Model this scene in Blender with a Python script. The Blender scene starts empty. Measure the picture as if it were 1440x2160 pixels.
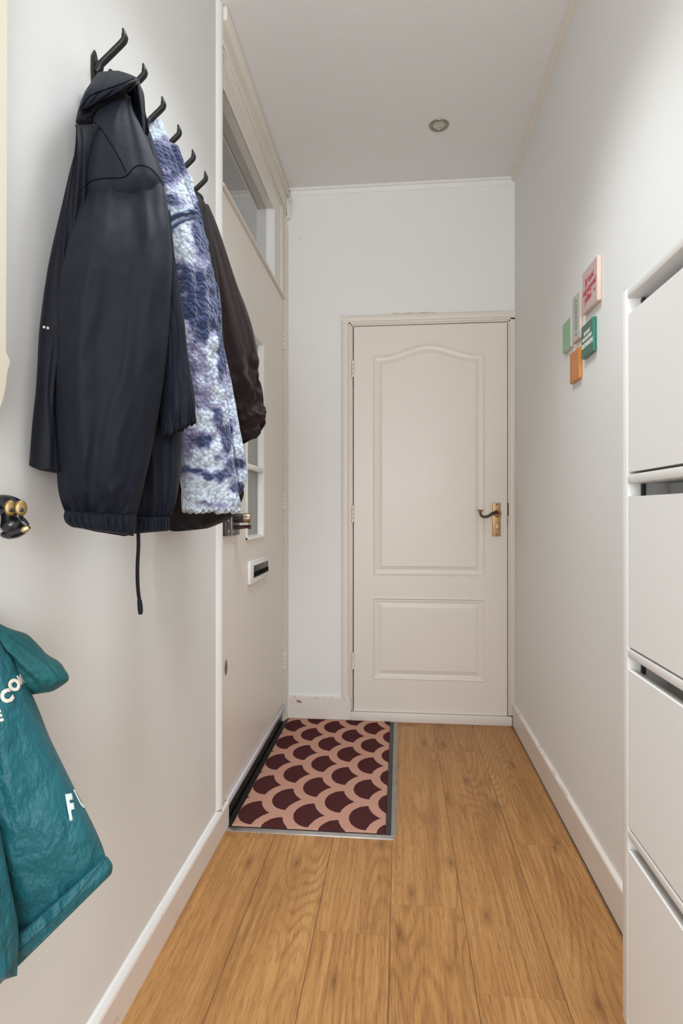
import bpy, bmesh, math, random
from mathutils import Vector, noise, Matrix
from mathutils.bvhtree import BVHTree
S = bpy.context.scene
COL = S.collection
random.seed(4)

# ------------------------------------------------------------------ camera
FPX, CX, CY, ZC = 1250.0, 720.0, 1078.0, 1.10
YAW = math.atan(122 / 1250.0)
CA, SA = math.cos(YAW), math.sin(YAW)
cam = bpy.data.cameras.new('camera')
cam.sensor_fit = 'VERTICAL'; cam.sensor_height = 36.0
cam.lens = FPX / 2160 * 36.0
cam.shift_y = -2 / 2160
cam.clip_start = 0.02
camo = bpy.data.objects.new('camera', cam); COL.objects.link(camo)
camo.location = (0, 0, ZC); camo.rotation_euler = (math.pi / 2, 0, YAW)
S.camera = camo
# ------------------------------------------------------------------ light and exposure
S.view_settings.view_transform = 'Standard'; S.view_settings.look = 'None'
S.view_settings.gamma = 1; S.view_settings.use_curve_mapping = False
S.view_settings.exposure = 0.06
W = bpy.data.worlds.new('world'); S.world = W; W.use_nodes = True
W.node_tree.nodes['Background'].inputs[0].default_value = (0.93, 0.96, 1.0, 1)
W.node_tree.nodes['Background'].inputs[1].default_value = 1.0
def area(name, loc, rot, sx, sy, power, color):
    l = bpy.data.lights.new(name, 'AREA'); l.shape = 'RECTANGLE'; l.size = sx; l.size_y = sy
    l.energy = power; l.color = color
    o = bpy.data.objects.new(name, l); COL.objects.link(o); o.location = loc; o.rotation_euler = rot
    return o
# added fill lights out of view: one behind the camera, two under the ceiling
area('rear_fill', (0.5, -2.9, 1.3), (math.pi / 2, 0, 0), 2.4, 2.4, 72, (0.90, 0.955, 1.0))
for y_, p_ in ((1.42, 9.0), (0.45, 2.6)):
    area('ceiling_fill', (-0.02, y_, 2.79), (0, 0, 0), 0.3, 0.7, p_, (0.88, 0.95, 1.0)).data.spread = math.radians(92)
area('passage_fill', (0.0, -0.75, 1.05), (math.pi / 2, 0, 0), 1.0, 1.5, 6.0, (0.90, 0.955, 1.0))  # added fill behind the camera, lifts the side walls
area('upward_fill', (-0.05, -1.5, 1.6), (math.pi - 0.5, 0, 0), 0.9, 0.9, 34, (0.90, 0.955, 1.0))  # added fill aimed upwards, brightens the ceiling and upper walls
area('porch_fill', (-1.3, 2.2, 2.75), (0, 0, 0), 0.5, 0.8, 3.0, (0.75, 0.85, 1))  # added unseen bluish fill, keeps the space behind the transom from going black

# ------------------------------------------------------------------ pixel -> world
def ray(px, py):
    u = (px - CX) / FPX
    return Vector((u * CA - SA, CA + u * SA, -(py - CY) / FPX))
def atd(px, py, d): return Vector((0, 0, ZC)) + ray(px, py) * d
def onx(px, py, X):
    r = ray(px, py); return Vector((0, 0, ZC)) + r * (X / r.x)
def ony(px, py, Y):
    r = ray(px, py); return Vector((0, 0, ZC)) + r * (Y / r.y)

# ------------------------------------------------------------------ materials
def srgb(r, g, b):
    f = lambda c: (c / 255 / 12.92) if c / 255 <= 0.04045 else ((c / 255 + 0.055) / 1.055) ** 2.4
    return (f(r), f(g), f(b), 1)
class G:
    """small node helper"""
    def __init__(s, name):
        s.m = bpy.data.materials.new(name); s.m.use_nodes = True
        s.t = s.m.node_tree; s.b = s.t.nodes['Principled BSDF']
    def n(s, typ, **kw):
        x = s.t.nodes.new(typ)
        for k, v in kw.items(): setattr(x, k, v)
        return x
    def put(s, sock, v):
        if isinstance(v, (int, float)):
            sock.default_value = v
        elif isinstance(v, tuple):
            sock.default_value = v if len(v) == len(sock.default_value) else v[:3]
        else: s.t.links.new(v, sock)
    def obj(s): return s.n('ShaderNodeTexCoord').outputs['Object']
    def map(s, scale=(1, 1, 1), loc=(0, 0, 0), rot=(0, 0, 0), vec=None):
        m = s.n('ShaderNodeMapping'); s.put(m.inputs[0], vec or s.obj())
        m.inputs['Scale'].default_value = scale; m.inputs['Location'].default_value = loc
        m.inputs['Rotation'].default_value = rot
        return m.outputs[0]
    def noise(s, sc, det=3, vec=None, rough=0.5, dist=0.0):
        x = s.n('ShaderNodeTexNoise'); s.put(x.inputs['Vector'], vec or s.obj())
        x.inputs['Scale'].default_value = sc; x.inputs['Detail'].default_value = det
        x.inputs['Roughness'].default_value = rough; x.inputs['Distortion'].default_value = dist
        return x.outputs['Fac']
    def math(s, op, a, b=0.0, c=None):
        x = s.n('ShaderNodeMath', operation=op); s.put(x.inputs[0], a); s.put(x.inputs[1], b)
        if c is not None: s.put(x.inputs[2], c)
        return x.outputs[0]
    def ramp(s, fac, stops, interp='LINEAR'):
        x = s.n('ShaderNodeValToRGB'); s.put(x.inputs[0], fac); r = x.color_ramp; r.interpolation = interp
        while len(r.elements) < len(stops): r.elements.new(0.5)
        for e, (p, c) in zip(r.elements, stops): e.position = p; e.color = c
        return x.outputs[0]
    def mix(s, f, a, b, mode='MIX'):
        x = s.n('ShaderNodeMix', data_type='RGBA', blend_type=mode)
        s.put(x.inputs[0], f); s.put(x.inputs[6], a); s.put(x.inputs[7], b); return x.outputs[2]
    def bump(s, h, strength=0.3, dist=0.01, normal=None):
        x = s.n('ShaderNodeBump'); s.put(x.inputs['Height'], h)
        x.inputs['Strength'].default_value = strength; x.inputs['Distance'].default_value = dist
        if normal is not None: s.put(x.inputs['Normal'], normal)
        return x.outputs[0]
    def out(s, col, rough=0.5, nrm=None, metal=0.0, spec=None, **kw):
        s.put(s.b.inputs['Base Color'], col); s.put(s.b.inputs['Roughness'], rough)
        s.put(s.b.inputs['Metallic'], metal)
        if nrm is not None: s.put(s.b.inputs['Normal'], nrm)
        if spec is not None: s.b.inputs['Specular IOR Level'].default_value = spec
        for k, v in kw.items(): s.put(s.b.inputs[k], v)
        return s.m
def v3(c, k=1): return (c[0] * k, c[1] * k, c[2] * k, 1)
def paint(name, col, rough=0.5, bs=60, bstr=0.08, var=0.03, spec=0.4):
    g = G(name)
    n = g.noise(2.2, 3)
    c = g.mix(n, v3(col, 1 - var), v3(col, 1 + var))
    return g.out(c, rough, g.bump(g.noise(bs, 4), bstr, 0.003), spec=spec)
def plain(name, col, rough=0.5, metal=0.0, bs=0, bstr=0.1, spec=None):
    g = G(name); nr = g.bump(g.noise(bs, 3), bstr, 0.002) if bs else None
    c = g.mix(g.noise(9, 2), v3(col, 0.94), v3(col, 1.06))
    return g.out(c, rough, nr, metal, spec)
M = {}
M['wall'] = paint('wall_paint', (0.845, 0.835, 0.81, 1), 0.75, 45, 0.10, 0.012, 0.2)
M['wall_left'] = paint('wall_paint_smooth', (0.80, 0.795, 0.775, 1), 0.6, 30, 0.05, 0.012, 0.25)
M['ceil'] = paint('ceiling_plaster', (0.83, 0.81, 0.79, 1), 0.9, 220, 0.35, 0.012, 0.1)
M['trim'] = paint('cream_gloss_paint', (0.79, 0.73, 0.645, 1), 0.38, 14, 0.06, 0.02, 0.4)
M['door'] = paint('door_lacquer', (0.81, 0.745, 0.67, 1), 0.35, 7, 0.05, 0.012, 0.4)
M['white'] = paint('white_lacquer', (0.83, 0.82, 0.80, 1), 0.5, 12, 0.02, 0.008, 0.4)
M['bright'] = paint('white_gloss_paint', (0.84, 0.82, 0.79, 1), 0.3, 12, 0.04, 0.01, 0.4)
M['gap'] = plain('dark_gap', (0.10, 0.08, 0.065, 1), 0.8)
M['dark'] = plain('dark_seam', (0.025, 0.024, 0.024, 1), 0.7)
def base_mat():
    g = G('worn_baseboard_paint')
    n = g.noise(3, 3)
    c = g.mix(n, (0.77, 0.69, 0.63, 1), (0.83, 0.77, 0.71, 1))
    sp = g.n('ShaderNodeSeparateXYZ'); g.put(sp.inputs[0], g.obj())
    top = g.math('GREATER_THAN', sp.outputs[2], 0.1085)
    chips = g.math('GREATER_THAN', g.noise(30, 4, g.map((1, 0.2, 1))), 0.58)
    c = g.mix(g.math('MULTIPLY', g.math('MULTIPLY', top, chips), 0.6), c, (0.50, 0.41, 0.26, 1))
    c2 = g.math('GREATER_THAN', g.noise(9, 5, g.map((1, 0.6, 1))), 0.70)
    c = g.mix(g.math('MULTIPLY', c2, 0.25), c, (0.42, 0.3, 0.2, 1))
    return g.out(c, 0.4, g.bump(g.noise(40, 4, g.map((1, 0.1, 1))), 0.15, 0.003), spec=0.4)
M['base'] = base_mat()
def wood():
    g = G('oak_laminate')
    X0, PW, PL = -0.024 - 0.198 * 3, 0.198, 1.38
    sp = g.n('ShaderNodeSeparateXYZ'); g.put(sp.inputs[0], g.obj())
    x, y = sp.outputs[0], sp.outputs[1]
    u = g.math('DIVIDE', g.math('SUBTRACT', x, X0), PW)
    i = g.math('FLOOR', u); fx = g.math('FRACT', u)
    wn = g.n('ShaderNodeTexWhiteNoise', noise_dimensions='1D'); g.put(wn.inputs['W'], i)
    v = g.math('ADD', g.math('DIVIDE', y, PL), wn.outputs['Value'])
    j = g.math('FLOOR', v); fy = g.math('FRACT', v)
    pid = g.math('ADD', g.math('MULTIPLY', i, 7.31), g.math('MULTIPLY', j, 3.77))
    wn2 = g.n('ShaderNodeTexWhiteNoise', noise_dimensions='1D'); g.put(wn2.inputs['W'], pid)
    cb = g.n('ShaderNodeCombineXYZ'); g.put(cb.inputs[0], x); g.put(cb.inputs[1], y)
    g.put(cb.inputs[2], g.math('MULTIPLY', pid, 1.7)); P = cb.outputs[0]
    mp = lambda sc: g.map(sc, vec=P)
    # cathedral figure: contour lines of a stretched noise
    big = g.noise(1.0, 1, mp((5.5, 0.75, 1)), 0.4, 0.35)
    rings = g.math('MULTIPLY_ADD', g.math('SINE', g.math('MULTIPLY', big, 170)), 0.5, 0.5)
    mask = g.noise(1.0, 1, g.map((8, 1.3, 1), (4, 2, 3), vec=P))
    fine = g.noise(1.0, 3, mp((420, 9, 1)), 0.6)
    med = g.noise(1.0, 3, mp((75, 1.6, 1)), 0.55)
    pores = g.noise(1.0, 2, mp((380, 22, 1)), 0.6)
    blot = g.noise(1.0, 3, mp((9, 1.6, 1)), 0.5, 0.5)
    base = g.ramp(blot, [(0.28, (0.34, 0.160, 0.052, 1)), (0.50, (0.45, 0.225, 0.080, 1)), (0.74, (0.56, 0.305, 0.122, 1))])
    c = g.mix(g.ramp(med, [(0.36, (0.5, 0.5, 0.5, 1)), (0.52, (0, 0, 0, 1))]), base, (0.30, 0.130, 0.042, 1))
    c = g.mix(g.ramp(med, [(0.52, (0, 0, 0, 1)), (0.70, (0.5, 0.5, 0.5, 1))]), c, (0.62, 0.35, 0.15, 1))
    ringd = g.math('MULTIPLY', g.math('POWER', rings, 2.5), g.ramp(mask, [(0.41, (0.1, 0.1, 0.1, 1)), (0.54, (1, 1, 1, 1))]))
    c = g.mix(g.math('MULTIPLY', ringd, 0.55), c, (0.22, 0.088, 0.027, 1))
    c = g.mix(g.ramp(fine, [(0.42, (0, 0, 0, 1)), (0.68, (0.4, 0.4, 0.4, 1))]), c, (0.64, 0.37, 0.16, 1))
    c = g.mix(g.ramp(pores, [(0.33, (0.5, 0.5, 0.5, 1)), (0.46, (0, 0, 0, 1))]), c, (0.16, 0.068, 0.022, 1))
    # knots
    vo = g.n('ShaderNodeTexVoronoi'); vo.voronoi_dimensions = '2D'
    cb2 = g.n('ShaderNodeCombineXYZ'); g.put(cb2.inputs[0], g.math('MULTIPLY_ADD', x, 6.5, g.math('MULTIPLY', pid, 5.3))); g.put(cb2.inputs[1], g.math('MULTIPLY_ADD', y, 2.1, pid))
    g.put(vo.inputs['Vector'], cb2.outputs[0]); vo.inputs['Scale'].default_value = 1
    kn = g.ramp(vo.outputs['Distance'], [(0.0, (0.9, 0.9, 0.9, 1)), (0.045, (0.45, 0.45, 0.45, 1)), (0.13, (0, 0, 0, 1))])
    c = g.mix(kn, c, (0.16, 0.07, 0.025, 1))
    c = g.mix(0.09, c, g.ramp(wn2.outputs['Value'], [(0, (0.33, 0.15, 0.05, 1)), (1, (0.55, 0.29, 0.115, 1))]))
    e = g.math('MINIMUM', fx, g.math('SUBTRACT', 1, fx)); seam = g.math('LESS_THAN', e, 0.006)
    ey = g.math('MINIMUM', fy, g.math('SUBTRACT', 1, fy)); seamy = g.math('LESS_THAN', ey, 0.0008)
    sm = g.math('MAXIMUM', seam, g.math('MULTIPLY', seamy, 0.18))
    c = g.mix(g.math('MULTIPLY', sm, 0.7), c, (0.07, 0.03, 0.012, 1))
    c = g.mix(1.0, c, (0.90, 0.85, 0.74, 1), 'MULTIPLY')
    h = g.math('SUBTRACT', g.math('MULTIPLY', pores, 0.2), sm)
    return g.out(c, 0.42, g.bump(h, 0.22, 0.002), spec=0.35)
M['wood'] = wood()
def mat_mat():
    g = G('scale_pattern_carpet')
    sp = g.n('ShaderNodeSeparateXYZ')
    # wobble the edge of the pattern by the tuft size
    nz = g.n('ShaderNodeTexNoise'); g.put(nz.inputs['Vector'], g.obj()); nz.inputs['Scale'].default_value = 330
    vm = g.n('ShaderNodeVectorMath', operation='MULTIPLY_ADD')
    g.put(vm.inputs[0], nz.outputs['Color']); vm.inputs[1].default_value = (0.006,) * 3; g.put(vm.inputs[2], g.obj())
    g.put(sp.inputs[0], vm.outputs[0]); x, y = sp.outputs[0], sp.outputs[1]
    PX, PY = 0.1005, 0.219
    def cell(x0, y0):
        fx = g.math('FRACT', g.math('ADD', g.math('DIVIDE', g.math('SUBTRACT', x, x0), 2 * PX), 0.5))
        lx = g.math('MULTIPLY', g.math('SUBTRACT', fx, 0.5), 2 * PX)
        fy = g.math('FRACT', g.math('ADD', g.math('DIVIDE', g.math('SUBTRACT', y, y0), PY), 0.5))
        ly = g.math('ABSOLUTE', g.math('MULTIPLY', g.math('SUBTRACT', fy, 0.5), PY))
        sq = lambda a, r: g.math('POWER', g.math('ABSOLUTE', g.math('DIVIDE', a, r)), 2)
        own = g.math('LESS_THAN', g.math('ADD', sq(lx, 0.066), sq(ly, 0.084)), 1)
        nb = g.math('GREATER_THAN', g.math('ADD', sq(g.math('SUBTRACT', lx, PX), 0.1033), sq(g.math('SUBTRACT', ly, PY / 2), 0.128)), 1)
        neg = g.math('LESS_THAN', lx, 0)
        pos = g.math('MULTIPLY', g.math('MULTIPLY', g.math('SUBTRACT', 1, neg), nb), g.math('MULTIPLY', g.math('LESS_THAN', ly, 0.0845), g.math('LESS_THAN', lx, 0.062)))
        return g.math('MAXIMUM', g.math('MULTIPLY', neg, g.math('MULTIPLY', own, nb)), pos)
    a = cell(-0.412, 2.229); b = cell(-0.412 + PX, 2.229 + PY / 2)
    f = g.math('MAXIMUM', a, b)
    n = g.noise(480, 3); n2 = g.noise(7, 3)
    pink = g.mix(n, (0.44, 0.205, 0.145, 1), (0.88, 0.52, 0.40, 1))
    brown = g.mix(n, (0.036, 0.010, 0.011, 1), (0.165, 0.058, 0.058, 1))
    c = g.mix(f, pink, brown)
    c = g.mix(g.math('MULTIPLY', n2, 0.18), c, (0.5, 0.3, 0.2, 1), 'MULTIPLY')
    return g.out(c, 0.95, g.bump(n, 0.9, 0.004), spec=0.0)
M['mat'] = mat_mat()
def metal(name, col, rough, bs=40, metal_=1.0, bstr=0.08):
    g = G(name); c = g.mix(g.noise(18, 3), v3(col, 0.75), v3(col, 1.15))
    return g.out(c, rough, g.bump(g.noise(bs, 3), bstr, 0.001), metal_)
M['alu'] = metal('aluminium_edge', (0.62, 0.62, 0.62, 1), 0.38)
M['alu2'] = metal('dull_aluminium_edge', (0.40, 0.39, 0.36, 1), 0.5)
M['brass'] = metal('aged_brass', (0.50, 0.31, 0.15, 1), 0.42, metal_=0.75)
M['bronze'] = metal('dark_bronze', (0.10, 0.06, 0.045, 1), 0.38, metal_=0.7)
M['brassb'] = metal('polished_brass', (0.80, 0.62, 0.30, 1), 0.25, metal_=0.9)
M['knob'] = metal('worn_nickel_brass', (0.42, 0.35, 0.26, 1), 0.35)
M['stripw'] = plain('pale_grey_strip', (0.62, 0.62, 0.65, 1), 0.4)
M['brasse'] = metal('old_brass', (0.30, 0.21, 0.085, 1), 0.35, metal_=0.8)
M['steel'] = metal('brushed_nickel', (0.34, 0.30, 0.265, 1), 0.38, metal_=0.85)
M['gun'] = metal('gunmetal', (0.085, 0.082, 0.088, 1), 0.35, metal_=0.8)
M['blackm'] = plain('black_powder_coat', (0.011, 0.0105, 0.011, 1), 0.45, 0, 300, 0.15, 0.4)
M['blackg'] = plain('black_enamel', (0.008, 0.008, 0.011, 1), 0.14, spec=0.6)
M['rubber'] = plain('black_rubber', (0.010, 0.0095, 0.009, 1), 0.4, 0, 90, 0.3)
M['hole'] = plain('dark_hole', (0.02, 0.012, 0.008, 1), 0.8)
def sill_black():
    g = G('scuffed_black_sill')
    s = g.ramp(g.noise(16, 5, g.map((6, 0.5, 3)), 0.6), [(0.62, (0, 0, 0, 1)), (0.78, (1, 1, 1, 1))])
    c = g.mix(g.math('MULTIPLY', s, 0.6), (0.012, 0.010, 0.009, 1), (0.16, 0.12, 0.09, 1))
    return g.out(c, 0.3, g.bump(g.noise(30, 3), 0.2, 0.002))
M['sill'] = sill_black()
def glass(name, tint=(1, 1, 1, 1), rough=0.0):
    g = G(name)
    return g.out(tint, rough, None, 0.0, **{'Transmission Weight': 1.0, 'IOR': 1.5})
M['glass'] = glass('window_glass')
g = G('frosted_glass')
M['frost'] = g.out(g.mix(g.noise(5, 2), (0.33, 0.36, 0.335, 1), (0.39, 0.42, 0.395, 1)), 0.3, g.bump(g.noise(180, 2), 0.3, 0.002), **{'Transmission Weight': 0.25})
M['porch'] = plain('porch_plaster', (0.42, 0.42, 0.43, 1), 0.8)
def cloth(name, col, weave=900, bstr=0.25, rough=0.7, sheen=0.3, wr=0.0, wsc=30, var=0.25, spec=0.25, wmap=(1, 1, 1)):
    g = G(name)
    n = g.noise(weave, 2)
    c = g.mix(n, v3(col, 1 - var), v3(col, 1 + var))
    nr = g.bump(n, bstr, 0.0008)
    if wr: nr = g.bump(g.noise(wsc, 3, g.map(wmap), 0.6, 0.1), wr, 0.014, nr)
    return g.out(c, rough, nr, spec=spec, **{'Sheen Weight': sheen, 'Sheen Roughness': 0.5})
M['navy'] = cloth('black_blue_shell_fabric', (0.0075, 0.0095, 0.0165, 1), 700, 0.25, 0.68, 0.02, 0.22, 14, 0.2, 0.16)
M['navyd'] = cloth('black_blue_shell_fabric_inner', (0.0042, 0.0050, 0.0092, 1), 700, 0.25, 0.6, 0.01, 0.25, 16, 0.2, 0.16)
M['brown'] = cloth('dark_brown_jersey', (0.0135, 0.0052, 0.0050, 1), 900, 0.3, 0.85, 0.06, 0.25, 18, 0.3)
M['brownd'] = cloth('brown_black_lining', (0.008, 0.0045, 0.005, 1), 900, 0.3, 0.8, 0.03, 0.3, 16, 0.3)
M['blackc'] = cloth('black_ribbed_fabric', (0.005, 0.0045, 0.005, 1), 900, 0.3, 0.9, 0.0)
M['green'] = cloth('teal_crinkled_nylon', (0.007, 0.100, 0.124, 1), 900, 0.25, 0.5, 0.05, 0.8, 42, 0.15, 0.35, (1, 1, 0.6))
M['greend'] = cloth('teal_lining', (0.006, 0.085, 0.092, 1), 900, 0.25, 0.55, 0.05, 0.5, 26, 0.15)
M['tape'] = cloth('slate_blue_zip_tape', (0.040, 0.070, 0.145, 1), 1200, 0.4, 0.6, 0.2)
M['print'] = plain('cream_print', (0.72, 0.64, 0.56, 1), 0.6)
M['printw'] = plain('pale_print', (0.62, 0.72, 0.72, 1), 0.6)
M['stitch'] = plain('dark_stitching', (0.003, 0.003, 0.005, 1), 0.9, spec=0.03)
M['stitchg'] = plain('teal_stitching', (0.005, 0.05, 0.055, 1), 0.8)
def fleece():
    g = G('marbled_sherpa_fleece')
    at = g.n('ShaderNodeAttribute', attribute_name='tone', attribute_type='GEOMETRY').outputs['Fac']
    nz = g.noise(26, 5, rough=0.65); nb = g.noise(110, 3)
    t = g.math('ADD', at, g.math('MULTIPLY', g.math('SUBTRACT', nz, 0.5), 0.85))
    t = g.math('ADD', t, g.math('MULTIPLY', g.math('SUBTRACT', nb, 0.5), 0.12))
    c = g.ramp(t, [(0.0, (0.030, 0.042, 0.105, 1)), (0.36, (0.045, 0.062, 0.145, 1)), (0.43, (0.20, 0.19, 0.31, 1)), (0.56, (0.32, 0.32, 0.47, 1)), (0.66, (0.52, 0.60, 0.70, 1)), (1.0, (0.60, 0.67, 0.75, 1))])
    vo = g.n('ShaderNodeTexVoronoi', feature='SMOOTH_F1'); g.put(vo.inputs['Vector'], g.obj()); vo.inputs['Scale'].default_value = 112
    vo.inputs['Smoothness'].default_value = 0.3
    d = vo.outputs['Distance']
    h = g.math('SUBTRACT', 1, d)
    nr = g.bump(g.noise(420, 2), 0.5, 0.003)
    c = g.mix(g.ramp(d, [(0.5, (0, 0, 0, 1)), (0.8, (0.5, 0.5, 0.5, 1))]), c, (0.06, 0.07, 0.13, 1))
    return g.out(c, 0.95, g.bump(h, 0.75, 0.009, nr), spec=0.1, **{'Sheen Weight': 0.3})
M['fleece'] = fleece()

# ------------------------------------------------------------------ object helpers
def link(name, me, mat, parent=None, smooth=None):
    o = bpy.data.objects.new(name, me); COL.objects.link(o)
    if mat is not None: me.materials.append(mat)
    if parent is not None: o.parent = parent
    if smooth is not None:
        me.polygons.foreach_set('use_smooth', [True] * len(me.polygons))
        if smooth < 180: me.set_sharp_from_angle(angle=math.radians(smooth))
    return o
def obj(name, bm, mat, parent=None, smooth=None):
    bmesh.ops.recalc_face_normals(bm, faces=bm.faces)
    me = bpy.data.meshes.new(name); bm.to_mesh(me); bm.free()
    return link(name, me, mat, parent, smooth)
def tag(o, label=None, cat=None, group=None, kind=None):
    if label: o['label'] = label
    if cat: o['category'] = cat
    if group: o['group'] = group
    if kind: o['kind'] = kind
    return o
def thing(name, label, cat, group=None, kind=None, loc=(0, 0, 0)):
    o = bpy.data.objects.new(name, None); COL.objects.link(o); o.empty_display_size = 0.05; o.location = loc
    return tag(o, label, cat, group, kind)
def off(o, parent):            # parent placed away from the origin: keep world-coordinate meshes in place
    o.matrix_parent_inverse = Matrix.Translation(-Vector(parent.location)); return o
def box(bm, lo, hi, bev=0.0, seg=2):
    x = bmesh.new(); bmesh.ops.create_cube(x, size=1)
    for v in x.verts:
        v.co = Vector([(lo[k] + hi[k]) / 2 + v.co[k] * (hi[k] - lo[k]) for k in range(3)])
    if bev: bmesh.ops.bevel(x, geom=list(x.edges), offset=bev, segments=seg, profile=0.5, affect='EDGES')
    me = bpy.data.meshes.new('t'); x.to_mesh(me); x.free(); bm.from_mesh(me); bpy.data.meshes.remove(me)
def B(name, lo, hi, mat, parent=None, bev=0.0, seg=2):
    bm = bmesh.new(); box(bm, lo, hi, bev, seg); return obj(name, bm, mat, parent, 35 if bev else None)
def ST(name, lo, hi, mat, bev=0.0): return tag(B(name, lo, hi, mat, None, bev), kind='structure')
def extrude_profile(bm, prof, a, b, axis):
    """prof: list of 2D points swept from a to b along axis ('x','y','z')"""
    rings = []
    for s in (a, b):
        r = []
        for (p, q) in prof:
            co = {'x': (s, p, q), 'y': (p, s, q), 'z': (p, q, s)}[axis]
            r.append(bm.verts.new(co))
        rings.append(r)
    n = len(prof)
    for i in range(n): bm.faces.new((rings[0][i], rings[0][(i + 1) % n], rings[1][(i + 1) % n], rings[1][i]))
    bm.faces.new(rings[0][::-1]); bm.faces.new(rings[1])
def tube(bm, pts, rad, seg=12, flat=1.0, up=Vector((0, 0, 1))):
    pts = [Vector(p) for p in pts]; n = len(pts)
    if not isinstance(rad, (list, tuple)): rad = [rad] * n
    rings = []
    for i, p in enumerate(pts):
        t = (pts[min(i + 1, n - 1)] - pts[max(i - 1, 0)]).normalized()
        a = t.cross(up)
        if a.length < 0.05: a = t.cross(Vector((0, 1, 0)))
        a.normalize(); b = a.cross(t)
        rings.append([bm.verts.new(p + (a * math.cos(2 * math.pi * k / seg) + b * math.sin(2 * math.pi * k / seg) * flat) * rad[i]) for k in range(seg)])
    for i in range(n - 1):
        for k in range(seg): bm.faces.new((rings[i][k], rings[i][(k + 1) % seg], rings[i + 1][(k + 1) % seg], rings[i + 1][k]))
    bm.faces.new(rings[0][::-1]); bm.faces.new(rings[-1])
def disc(bm, c, nrm, rads, seg=32):
    """lathe about axis nrm through c: rads = [(offset, radius), ...]"""
    c = Vector(c); n = Vector(nrm).normalized(); a = n.orthogonal().normalized(); b = n.cross(a); rings = []
    for h, r in rads:
        rings.append([bm.verts.new(c + n * h + (a * math.cos(2 * math.pi * k / seg) + b * math.sin(2 * math.pi * k / seg)) * max(r, 1e-5)) for k in range(seg)])
    for i in range(len(rings) - 1):
        for k in range(seg): bm.faces.new((rings[i][k], rings[i][(k + 1) % seg], rings[i + 1][(k + 1) % seg], rings[i + 1][k]))
    bm.faces.new(rings[0][::-1]); bm.faces.new(rings[-1])
def cr(P, t):
    """Catmull-Rom through list of tuples, t in 0..1"""
    n = len(P) - 1; f = min(max(t, 0), 1) * n; i = min(int(f), n - 1); u = f - i
    p0, p1, p2, p3 = P[max(i - 1, 0)], P[i], P[i + 1], P[min(i + 2, n)]
    return [0.5 * (2 * b + (c - a) * u + (2 * a - 5 * b + 4 * c - d) * u * u + (3 * b - a - 3 * c + d) * u ** 3) for a, b, c, d in zip(p0, p1, p2, p3)]
def smooth_path(P, n): return [Vector(cr([tuple(p) for p in P], i / (n - 1))) for i in range(n)]
def lst(v, t):
    return cr([(x,) for x in v], t)[0] if isinstance(v, (list, tuple)) else v
def text_bm(s, size, align='CENTER', extrude=0.0, shear=0.0, bold=0.0, spacing=1.0):
    c = bpy.data.curves.new('t', 'FONT'); c.body = s; c.size = size; c.align_x = align; c.align_y = 'CENTER'
    c.extrude = extrude; c.shear = shear; c.offset = bold; c.space_character = spacing; c.resolution_u = 4
    o = bpy.data.objects.new('t', c); COL.objects.link(o)
    dg = bpy.context.evaluated_depsgraph_get(); dg.update()
    me = bpy.data.meshes.new_from_object(o.evaluated_get(dg))
    bpy.data.objects.remove(o); bpy.data.curves.remove(c)
    bm = bmesh.new(); bm.from_mesh(me); bpy.data.meshes.remove(me); return bm

XL, XR, YF, ZT = -0.61, 0.59, 3.12, 2.815      # wall faces, far wall, ceiling
YB = -3.0
# ------------------------------------------------------------------ shell
ST('floor', (-1.9, YB, -0.12), (1.9, 3.4, 0.0), M['wood'])
bpy.data.objects.remove(bpy.data.objects['floor'])
# floor as pieces around the mat well
bm = bmesh.new()
for lo, hi in (((-1.9, YB, -0.1), (1.9, 2.012, 0)), ((-0.021, 2.012, -0.1), (1.9, 3.4, 0)), ((-1.9, 2.012, -0.1), (-0.64, 3.4, 0)), ((-0.64, 3.11, -0.1), (-0.021, 3.4, 0)), ((-0.64, 2.012, -0.1), (-0.021, 3.11, -0.02))):
    box(bm, lo, hi)
tag(obj('floor', bm, M['wood']), kind='structure')
ST('ceiling', (-0.73, YB, ZT), (1.9, 3.4, ZT + 0.1), M['ceil'])
ST('wall_right', (XR, -0.55, 0), (XR + 0.12, 3.3, ZT), M['wall'])
ST('wall_left', (XL - 0.12, -0.25, 0), (XL, 1.955, ZT), M['wall_left'])
# far wall with the doorway left open
bm = bmesh.new()
box(bm, (-0.75, YF, 0), (-0.262, YF + 0.12, ZT)); box(bm, (-0.262, YF, 2.09), (XR, YF + 0.12, ZT))
tag(obj('wall_back', bm, M['wall']), kind='structure')
# wider room behind the camera, so light and reflections come from a real place
bm = bmesh.new()
box(bm, (1.9, YB, 0), (2.0, -0.55, ZT)); box(bm, (XR + 0.12, -0.60, 0), (1.9, -0.55, ZT))
tag(obj('wall_side', bm, M['wall']), kind='structure')
bm = bmesh.new()
box(bm, (-1.9, YB, 0), (-1.8, -0.25, ZT)); box(bm, (-1.8, -0.30, 0), (XL - 0.12, -0.25, ZT)); box(bm, (-1.9, YB, ZT), (-0.6, -0.25, ZT + 0.1))
tag(obj('wall_room', bm, M['wall']), kind='structure')
# window wall of that room
bm = bmesh.new()
box(bm, (-1.9, YB - 0.1, 0), (-0.8, YB, ZT)); box(bm, (1.8, YB - 0.1, 0), (2.0, YB, ZT)); box(bm, (-0.8, YB - 0.1, 0), (1.8, YB, 0.3)); box(bm, (-0.8, YB - 0.1, 2.6), (1.8, YB, ZT))
tag(obj('wall_window', bm, M['wall']), kind='structure')

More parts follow.
